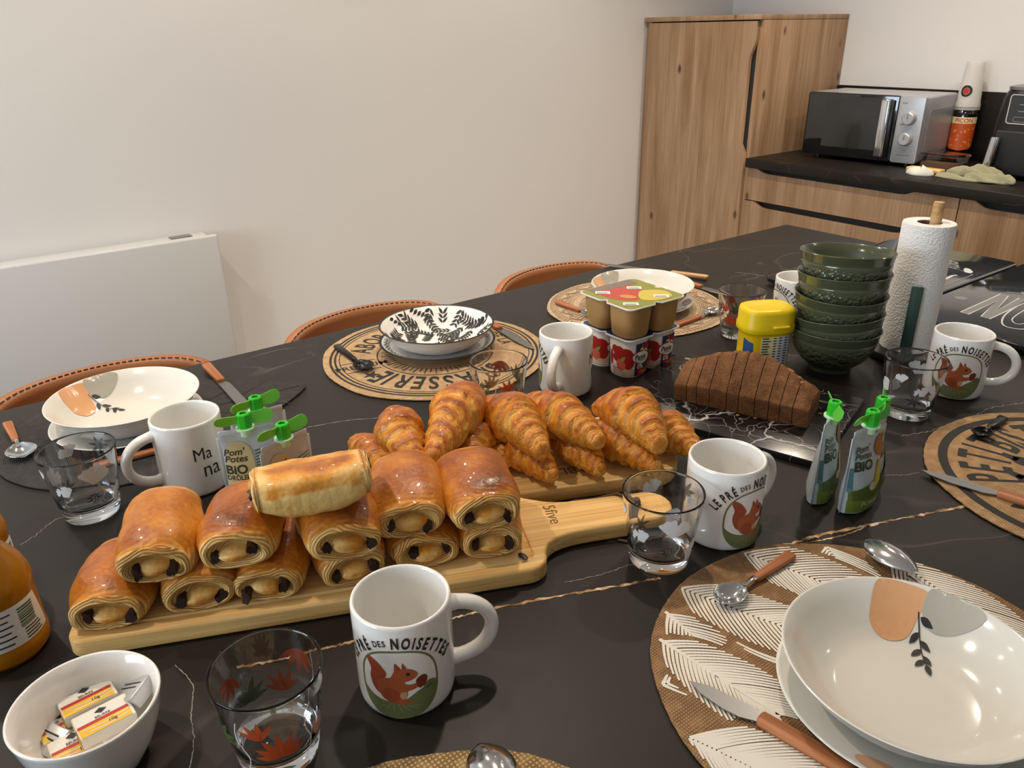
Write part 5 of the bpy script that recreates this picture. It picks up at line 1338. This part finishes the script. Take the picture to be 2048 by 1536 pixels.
def tubm(k):
    def f(x, y): 
        a = -pi/2 + x/.040; n = 3.0; ca_, sa_ = cos(a), sin(a); r = ((abs(ca_)/(.043+k))**n + (abs(sa_)/(.033+k))**n)**(-1/n); return (r*ca_, r*sa_, y)
    return f
decal('nutrition_label', poly([(-.022, .013), (.036, .013), (.036, .060), (-.022, .060)]), 'label_pale', tb, tubm(.0003), .003); decal('nutrition_columns', poly([(.012, .013), (.036, .013), (.036, .060), (.012, .060)]), 'label_lilac', tb, tubm(.0005), .003)
tx = []
rn = random.Random(8)
for k in range(11):
    y = .057 - k*.0041; tx += poly([(-.020, y), (-.020 + rn.uniform(.012, .020), y), (-.020 + .012, y+.0017), (-.020, y+.0017)])
    for xx in (.003, .014, .025): tx += poly([(xx, y), (xx+.006, y), (xx+.006, y+.0015), (xx, y+.0015)])
decal('label_text', tx, 'print_ink', tb, tubm(.0007), .003)['kind'] = 'stuff'
decal('blue_panel', poly([(-.052, .010), (-.030, .010), (-.034, .050), (-.052, .056)]), 'tub_blue', tb, tubm(.0004), .003); bars = []
for k in range(8): bars += poly([(-.044+.0018*k, .012), (-.0432+.0018*k, .012), (-.0432+.0018*k, .034), (-.044+.0018*k, .034)])
decal('barcode', bars, 'label_paper', tb, tubm(.0006), .003)['kind'] = 'stuff'

# ------------------------------------------------------------------ green bowls
mg = M('green_glaze', '#4e533c', .17, coat=.1, spec=.6); t = Nt(mg); o = t.obj(); v = t.n('TexVoronoi', i_Scale=150.0); t.l(o, 0, v, 'Vector'); sep = t.n('SeparateXYZ'); t.l(t.n('TexCoord'), 'Object', sep, 0)
tc_ = [n for n in t.t.nodes if n.type == 'TEX_COORD'][-1]
band = t.ramp(sep, 2, [(.018, (0, 0, 0)), (.022, (1, 1, 1)), (.046, (1, 1, 1)), (.049, (0, 0, 0))]); inv = t.math('SUBTRACT', 1.0, (v, 0)); t.bump(t.math('MULTIPLY', (inv, 0), (band, 0)), 0, 1.0, .0035)
R_bw = .0705
bprof = [(0, .003), (.026, .003), (.028, 0), (.034, 0), (.0345, .006), (.040, .010), (.052, .021), (.0605, .034), (.0645, .046), (.0648, .048), (.0660, .0495), (.0668, .0545), (.0660, .056), (.0672, .0575), (R_bw-.0012, .0685), (R_bw, .0700), (R_bw-.001, .0712), (R_bw-.0028, .0702), (.0640, .055), (.0580, .036), (.047, .020), (.03, .010), (0, .0085)]
bwm = lathe(bprof, 72, sharp=70)
CB = Vector((-.6500, 1.1215)); zr = [.0705, .0945, .1285, .1615, .1945]; til = [(0, 0), (5, 80), (1.5, 200), (2.5, 30), (4.5, 10)]
lbl = ['bottom of the stack', 'second from the bottom, sitting askew', 'third from the bottom of the stack', 'fourth from the bottom of the stack', 'on top of the stack']
for i, (z, (tl, taz)) in enumerate(zip(zr, til)):
    a = az_rel(Vector((CB.x, CB.y, 0)), taz); axv = Vector((cos(a + pi/2), sin(a + pi/2), 0))
    q = Matrix.Rotation(radians(-tl), 3, axv)
    off = Vector((0, 0, .0705)) - q @ Vector((0, 0, .0705))
    o = thing('green_bowl', 'dark green glazed bowl with a dotted band, ' + lbl[i], 'bowl', (CB.x + off.x, CB.y + off.y, T + z - .0705 + .0003), 0, 'stacked green bowls')
    o.rotation_euler = q.to_euler(); obj('bowl_body', bwm, 'green_glaze', o)

# ------------------------------------------------------------------ paper towel
PTc = V(-.605, 1.268); pt = thing('paper_towel_holder', 'wooden-post paper towel holder with a green strip, behind the squirrel mug', 'holder', PTc)
obj('base', prism(superell(.062, .062, 2, 40), .0, .014, .003, 2), 'black_matte', pt)
obj('post', lathe([(0, .012), (.0085, .012), (.0085, .254), (.0075, .257), (0, .257)], 24), 'post_wood', pt, (.006, .006, 0))
fa2 = tocam(PTc); d0 = Vector((cos(fa2+.05), sin(fa2+.05), 0)); gst = M('strip_green', '#2f4a40', .5)
obj('strip', rbox(.004, .0175, .118, .001, 1, (0, 0, .072)), 'strip_green', pt, d0*.0445, (0, 0, fa2+.05))
rl = thing('paper_towel_roll', 'white embossed paper towel roll on the wooden post', 'paper towel', (PTc.x, PTc.y, T+.0145))
mp_ = M('paper_white', '#e6e3de', .85); t = Nt(mp_); o = t.obj(); v = t.n('TexVoronoi', i_Scale=300.0); t.l(o, 0, v, 'Vector'); t.bump(v, 0, .7, .0014)
obj('roll', lathe([(.0185, 0), (.0385, 0), (.0395, .001), (.0395, .2085), (.0385, .2105), (.0185, .2105), (.0185, 0)], 56), 'paper_white', rl)
obj('core', lathe([(.0182, .0005), (.0184, .2095), (.0172, .2095), (.0170, .0005), (.0182, .0005)], 32), M('cardboard', '#6e5c4a', .8), rl)

# ------------------------------------------------------------------ fruit pouches
M('pouch_foil', '#b9c3c6', .28, .15, coat=.3); M('pouch_green', '#66752a', .35, coat=.3); M('pouch_dgreen', '#4c5a20', .35, coat=.3); M('pouch_text', '#2f3a24', .5); M('pouch_blue', '#8fb0c4', .4); M('pouch_yellow', '#c9bb2e', .4); M('pouch_cream', '#c9b98a', .4); M('pouch_orange', '#a8622a', .4); M('pouch_teal', '#3f6a72', .4)
PW, PH = .060, .100
def pouch(label, capx, wx0, wx1, front, grp, cap_rot=0.0, lean=0):
    zc = PH + .0215; p = at(capx[0], capx[1], zc); a_ = at(wx0[0], wx0[1], PH); b_ = at(wx1[0], wx1[1], PH); rz = az(a_, b_)
    t = thing('fruit_pouch', label, 'fruit pouch', (p.x, p.y, T), rz, grp)
    def hb(z): f = z/PH; return .0165*(1-f**1.5)*(.75 + .25*min(1, z/.02)) + .0009
    def ha(z): f = z/PH; return PW/2*(1 - .05*sin(pi*f)) 
    zs_ = [0, .002, .006, .012, .02, .035, .05, .065, .08, .09, .096, PH]
    rings = []
    for z in zs_:
        r = []
        for i in range(40):
            th = 2*pi*i/40; x, y = cos(th), sin(th); A, B = ha(z), hb(z)
            px_ = A*math.copysign(abs(x)**.9, x); py_ = B*math.copysign(abs(y)**1.15, y)
            py_ += .0012*noise.noise(Vector((px_*60, z*60, rz*9)))*(1 if 0 < i % 20 else 0)
            r.append((px_, py_, z if z > 0 else .0005 + .003*(1-abs(y))))
        rings.append(r)
    bd_ = obj('pouch_body', loft(rings, sharp=70), 'pouch_foil', t)
    for sd in (-1, 1): obj('side_seam', rbox(.005, .0009, PH-.004, .0002, 1, (sd*(PW/2+.0002), 0, PH/2)), 'pouch_foil', t)
    obj('top_seam', rbox(PW, .0012, .009, .0003, 1, (0, 0, PH+.001)), 'pouch_foil', t)
    def fm(k):
        def f(x, z):
            A, B = ha(z), hb(z); u = min(.999, abs(x)/A); c = u**(1/.9); s = sqrt(max(0, 1-c*c)); return (x, -(B*s**1.15 + k + .0009), z)
        return f
    D = lambda nm, sh, mt, k: decal(nm, sh, mt, t, fm(k), .004, .006)
    if front == 'hill':
        D('hill_print', poly([(-.028, .004), (.028, .004), (.028, .040), (.010, .036), (-.010, .036), (-.028, .031)]), 'pouch_dgreen', .0002); D('hill_print', poly([(-.0285, .003), (.0285, .003), (.0285, .024), (-.0285, .019)]), 'pouch_green', .0004)
        D('lettering', text('BiO', .0165, .03, -.013, .062), 'pouch_text', .0003); D('brand_logo', text("Pom'", .011, .015, -.015, .082, 1, .2) + text('Potes', .011, .015, -.014, .074, 1, .2), 'pouch_text', .0003)
        D('lettering', text('POMME N', .0095, .01, .006, .014), 'pouch_cream', .0007)
        D('fruit_print', poly(smooth_poly([(.002, .030), (.010, .058), (.018, .060), (.020, .046), (.026, .044), (.022, .036), (.012, .034)], 5)), 'pouch_yellow', .0006); D('fruit_print', ell(.000, .034, .006, .005), 'pouch_cream', .0008)
        D('orange_patch', poly(smooth_poly([(.004, .078), (.012, .090), (.022, .088), (.021, .070), (.014, .066)], 5)), 'pouch_orange', .0004); D('lettering', text('AB', .010, .02, .024, .088), 'pouch_green', .0006)
        D('panel_print', poly([(-.0288, .030), (-.026, .030), (-.026, .060), (-.0288, .060)]), 'pouch_teal', .0004)
    else:
        D('cream_panel', poly(smooth_poly([(-.026, .012), (-.004, .010), (.004, .05), (.0, .085), (-.020, .090), (-.027, .06)], 5)), 'pouch_cream', .0002)
        D('brand_logo', text("Pom'", .011, .02, -.016, .080, 1, .2) + text('Potes', .011, .02, -.015, .072, 1, .2), 'pouch_text', .0004)
        D('lettering', text('BiO', .015, .03, -.016, .059), 'pouch_text', .0004); D('lettering', text('DRÔLEMENT', .0085, .012, -.008, .049, .8), 'print_ink', .0004); D('lettering', text('FRUITÉ', .010, .02, -.006, .040, .8), 'pouch_yellow', .0004)
        ln = []
        for k in range(6): ln += stroke([(.006, .078 - .0035*k), (.026, .080 - .0035*k)], .0011)
        D('small_text', ln, 'pouch_text', .0003)['kind'] = 'stuff'
        D('blue_panel', poly([(.006, .034), (.026, .036), (.026, .052), (.006, .050)]), 'pouch_blue', .0003); D('small_text', stroke([(-.02, .030), (-.001, .031)], .0011) + stroke([(-.021, .026), (.0, .027)], .0011), 'pouch_text', .0004)
        D('green_base', poly([(-.028, .004), (.028, .004), (.028, .008), (-.028, .010)]), 'pouch_green', .0002)
    sp_ = obj('spout', lathe([(.0062, PH-.004), (.0062, PH+.004), (.0105, PH+.0045), (.0105, PH+.0065), (.006, PH+.007), (0, PH+.007)], 20), 'collar', t)
    z0 = PH + .0068
    cp_ = obj('cap', lathe([(.0082, z0), (.0078, z0+.016), (.0066, z0+.0172), (.0042, z0+.0172), (.0040, z0+.0125), (.0018, z0+.0125), (.0016, z0+.0155), (0, z0+.0157)], 8, sharp=25), 'cap_green', t, (0, 0, 0), (0, 0, cap_rot))
    for sd in (0, pi):
        q = smooth_poly([(.005, -.005), (.012, -.0085), (.022, -.0095), (.0305, -.006), (.032, .001), (.027, .006), (.014, .005), (.005, .004)], 4)
        bl = obj('cap_blade', prism(q, -.0006, .0006, .0003, 1), 'cap_blade', cp_, (0, 0, z0+.012), (0, 0, 0))
        bl.matrix_basis = Matrix.Translation((0, 0, z0+.0115)) @ Matrix.Rotation(sd, 4, 'Z') @ Matrix.Rotation(radians(66), 4, 'X')
    return t
pouch('green-capped fruit pouch nearest the Ma na mug', (486, 830), (424, 853), (553, 832), 'back', 'fruit pouches by the Ma na mug', radians(5))
pouch('green-capped fruit pouch furthest behind the others, by the wooden knife', (510, 797), (445, 838), (572, 806), 'back', 'fruit pouches by the Ma na mug', radians(15))
pouch('green-capped fruit pouch just behind the upturned pastry', (564, 850), (504, 890), (604, 846), 'back', 'fruit pouches by the Ma na mug', radians(0))
pouch('green-capped fruit pouch turned edge-on, nearest the loaf cake', (1671, 806), (1664, 868), (1690, 838), 'hill', 'fruit pouches by the loaf cake', radians(30))
pouch('green-capped fruit pouch facing out, showing Pomme lettering', (1747, 824), (1704, 869), (1784, 832), 'hill', 'fruit pouches by the loaf cake', radians(0))
pouch('green-capped fruit pouch hidden behind the Pomme pouch', (1768, 798), (1762, 872), (1772, 812), 'hill', 'fruit pouches by the loaf cake', radians(0))

# ------------------------------------------------------------------ butter dish
CBT = V(-.5455, -.0025); bu = thing('butter_dish', 'small white ceramic bowl holding butter portions', 'bowl', CBT)
bp = [(0, .002), (.024, .002), (.026, 0), (.031, 0), (.033, .004), (.042, .020), (.0490, .040), (.0520, .056), (.0530, .0595), (.0522, .0606), (.0505, .0598), (.0470, .042), (.0400, .022), (.031, .0085), (.02, .006), (0, .0055)]
obj('bowl_body', lathe(bp, 72, sharp=80), 'dish_ceramic', bu)
def butter(name, label, px, z, rz, rx=0.0, ry=0.0, size=(.040, .027, .011), printed=True):
    p = at(px[0], px[1], z); t = thing('butter_portion', label, 'butter', p, 0, 'butter portions in the dish'); t.rotation_euler = (rx, ry, rz)
    obj('wrapper', rbox(size[0], size[1], size[2], .0012, 2), 'butter_paper' if printed else 'foil', t); h = size[2]/2; L_, W_ = size[0], size[1]
    if printed:
        decal('yellow_print', poly([(-L_*.47, -W_*.48), (L_*.44, -W_*.48), (L_*.44, -W_*.12), (-L_*.47, -W_*.12)]), 'print_yellow', t, flat(h+.0002)); decal('red_stripe', poly([(-L_*.47, -W_*.12), (L_*.44, -W_*.12), (L_*.44, W_*.0), (-L_*.47, W_*.0)]), 'print_red', t, flat(h+.0003))
        decal('diamond_logo', poly([(-.0045, .0075), (0, .0045), (.0045, .0075), (0, .0105)]), 'print_ink', t, flat(h+.0003)); decal('lettering', text('BEURRE', .0032, .01, 0, .0020), 'print_ink', t, flat(h+.0003)); decal('lettering', text('10g', .0045, .01, .005, -.0075), 'print_ink', t, flat(h+.0004))
        decal('yellow_print', poly([(-W_*.48, -h), (-W_*.15, -h), (-W_*.15, h), (-W_*.48, h)]), 'print_yellow', t, lambda x, y: (-L_/2-.0002, x, y)); decal('red_stripe', poly([(-W_*.14, -h), (-W_*.0, -h), (-W_*.0, h), (-W_*.14, h)]), 'print_red', t, lambda x, y: (-L_/2-.0002, x, y))
        decal('wave_print', stroke([(-L_*.4, -W_*.22), (0, -W_*.26), (L_*.42, -W_*.18)], .0008) + stroke([(-L_*.3, -W_*.36), (0, -W_*.40), (L_*.42, -W_*.32)], .0008), 'butter_paper', t, flat(h+.00035))
    else:
        decal('small_text', stroke([(-L_*.4, .004), (L_*.35, .004)], .0012) + stroke([(-L_*.4, .0), (L_*.3, .0)], .0012), 'print_ink', t, flat(h+.0002))
    return t
ib = az(at(112, 1402, .03), at(205, 1357, .03))
butter('a', 'printed butter portion lying flat against the far side of the dish', (176, 1402), .0300, ib)
butter('b', 'printed butter portion lying flat in front of the other flat one', (210, 1442), .0330, ib)
butter('c', 'upright printed butter portion half hidden under the flat one', (128, 1452), .0200, ib + .1, radians(8), 0, (.036, .024, .010))
butter('d', 'small printed butter portion leaning by the dish wall', (152, 1494), .0210, ib - .05, radians(10), 0, (.034, .022, .010))
butter('e', 'silver foil butter portion lying on its edge at the dish side', (96, 1478), .0190, ib - 1.15, radians(24), 0, (.036, .022, .011), False)
butter('f', 'silver foil butter portion standing at the right of the flat ones', (270, 1385), .0330, ib - 1.2, radians(14), radians(-30), (.034, .024, .012), False)

# ------------------------------------------------------------------ juice bottles
def juice(label, pos, deg):
    t = thing("juice_bottle", label, "juice bottle", (pos.x, pos.y, T), 0, 'orange juice bottles'); R = .037
    pr = [(0, .002), (R*.9, 0), (R, .006), (R, .018), (R*.975, .020), (R*.975, .068), (R, .071), (R*.985, .078), (R*.86, .092), (R*.62, .106), (R*.48, .115), (R*.44, .122), (R*.44, .140), (0, .140)]
    obj('juice_body', lathe(pr, 56, sharp=70), 'juice', t); obj('screw_cap', lathe([(R*.49, .122), (R*.51, .124), (R*.51, .142), (R*.47, .145), (0, .145)], 32), M('cap_red', '#b0402c', .4), t)
    a0 = az_rel(pos, deg); mp2 = lambda k: (lambda x, y: ((R*.975+k)*cos(a0 + x/R), (R*.975+k)*sin(a0 + x/R), y))
    decal('label', poly([(-.060, .021), (.034, .021), (.034, .026), (.026, .062), (-.060, .062)]), 'label_paper', t, mp2(.0004), .003)
    bars = []
    rn = random.Random(4)
    y = .037
    while y < .058: h_ = rn.uniform(.0006, .0018); bars += poly([(.004, y), (.020, y), (.020, y+h_), (.004, y+h_)]); y += h_ + rn.uniform(.0006, .0014)
    decal('barcode', bars, 'label_green', t, mp2(.0007), .003)['kind'] = 'stuff'
    tx = []
    for k in range(6): tx += stroke([(-.022, .056-.006*k), (-.002 - .003*(k % 2), .056-.006*k)], .0014)
    for k in range(4): tx += stroke([(.006, .034-.0032*k), (.022 + .002*(k % 2), .034-.0032*k)], .0012)
    decal('small_text', tx, 'print_ink', t, mp2(.0007), .003)['kind'] = 'stuff'
    return t
PJ = at(98, 1288) - RIGHT*.0365 + TOCAM*.004; PJ.z = T; juice('orange juice bottle with a barcode label, in front of the other bottle', PJ, 18)
juice('orange juice bottle standing behind the one with the barcode label', at(12, 1106, .052) - RIGHT*.0365, 40)

# ------------------------------------------------------------------ cutlery
def handle_mesh(L, w0, w1, th):
    rings = []
    for f, k in ((0, .6), (.015, .9), (.03, 1), (.5, 1), (.97, 1), (.985, .92), (1, .7)):
        w = (w0 + (w1-w0)*f)*k; t_ = th*k; rings.append([(f*L, y, z) for y, z, _ in superell(w/2, t_/2, 4, 16)])
    return loft(rings, sharp=50)
def place(o, p, q, z):
    o.location = (p.x, p.y, T+z); o.rotation_euler = (0, 0, az(p, q))
def spoon(label, tail, neck, L=.150, hl=.075, bw=.034, bl=.048, z=MATZ, metal='chrome', wood='walnut_handle', px=True, flipped=False):
    "handle end at tail, pointing to neck"
    p, q = (at(*tail), at(*neck)) if px else (tail, neck); t = thing('spoon', label, 'spoon', p); place(t, p, q, z + .0045)
    obj('handle', handle_mesh(hl, .013, .0085, .0075), wood, t)
    nk = []
    x0, x1 = hl-.004, L-bl
    for k in range(7): f = k/6; nk.append([(x0 + (x1+.006-x0)*f, y, z_ + .004*sin(pi*f)*(1-f) ) for y, z_, _ in superell(.0034 - .0008*sin(pi*f), .0016, 3, 10)])
    obj('neck', loft(nk), metal, t)
    vs, fs = [], []; nu, nv = 24, 12; sgn = -1 if flipped else 1
    for j in range(nv+1):
        for i in range(nu+1):
            u = i/nu; f = -1 + 2*j/nv; w = bw/2*sin(pi*(u*.94+.03))**.62*(.82 + .3*u); x = x1 + bl*u; y = w*f
            d = .0085*(1-f*f)*sin(pi*(u*.9+.05))**.8; vs.append((x, y, .003 - sgn*d + (.006 if flipped else .002)))
    for j in range(nv):
        for i in range(nu): k = j*(nu+1)+i; fs.append((k, k+1, k+nu+2, k+nu+1))
    me = mesh('bowl', vs, fs); o = obj('spoon_bowl', me, metal, t); md_ = o.modifiers.new('thickness', 'SOLIDIFY'); md_.thickness = .0009
    return t
def knife(label, tip, tail, L=None, hl=.095, bw=.019, z=MATZ, wood='walnut_handle', metal='steel', serr=False):
    p, q = at(*tip), at(*tail); t = thing('table_knife', label, 'knife', p); place(t, p, q, z + .003); L = L or (q-p).length; b = L - hl
    ol_ = [(0, -.002), (.012, -bw*.42), (.035, -bw*.55), (b-.012, -bw*.5), (b, -bw*.25), (b+.004, -.004), (b+.004, .004), (b, bw*.35), (.05, bw*.42), (.015, bw*.22)]
    obj('blade', prism(ol_, -.0007, .0007, .0003, 1), metal, t)
    hm = obj('handle', handle_mesh(hl, .013, .015, .009), wood, t, (b+.001, 0, .001)); return t
M('black_cutlery', '#19191a', .3, .6)
spoon('wooden-handled spoon at the tip of the dark placemat, beside the ginkgo tumbler', (18, 856), (48, 918), L=.135, hl=.070, bw=.038, bl=.046)
spoon('thin wooden-handled spoon lying behind the Ma na mug handle', (192, 943), (312, 912), L=.150, hl=.085)
knife('wooden-handled knife between the oval plate and the green-capped pouches', (545, 880), (414, 738), hl=.085)
spoon('black spoon lying on the lettered jute mat', (674, 700), (733, 746), L=.135, hl=.080, metal='black_cutlery', wood='black_cutlery', bw=.034, bl=.042)
knife('steel knife by the floral tumbler on the lettered mat', (1066, 705), (975, 650), hl=.05)
spoon('wooden-handled spoon left of the yoghurt packs on the mandala mat', (1113, 611), (1170, 632), L=.13, hl=.07)
spoon('wooden-handled spoon between the yoghurt packs and the red-leaf tumbler', (1352, 658), (1416, 635), L=.125, hl=.072, bw=.028, bl=.036)
knife('wooden-handled knife beyond the grey-blob plate', (1205, 533), (1414, 561), hl=.085, wood='post_wood')
knife('wooden-handled knife pointing at the red-leaf tumbler', (1462, 599), (1372, 571), hl=.045)
spoon('small teaspoon with a wooden handle on the palm placemat', (1581, 1121), (1478, 1192), L=.122, hl=.062, bw=.029, bl=.038)
p_, q_ = at(1731, 1092, .008), at(1835, 1165, .008); d_ = (q_-p_).normalized()
spoon('large steel soup spoon turned over behind the near deep plate', p_ + d_*.125, p_, L=.125, hl=.030, bw=.040, bl=.062, px=False, flipped=True, wood='chrome')
knife('wooden-handled knife at the edge of the palm placemat', (1381, 1371), (1700, 1556), hl=.075)
spoon('small black spoon on the bistro placemat', (2004, 846), (1950, 886), L=.085, hl=.046, metal='black_cutlery', wood='black_cutlery', bw=.028, bl=.028)
knife('wooden-handled knife reaching over the bistro placemat edge', (1842, 948), (2150, 1048), hl=.08)
p_ = at(960, 1506, .008); spoon('steel spoon lying on the coarse straw placemat', p_ + TOCAM*.13 + RIGHT*.06, p_, L=.143, hl=.06, px=False, bl=.05, bw=.038, flipped=True)
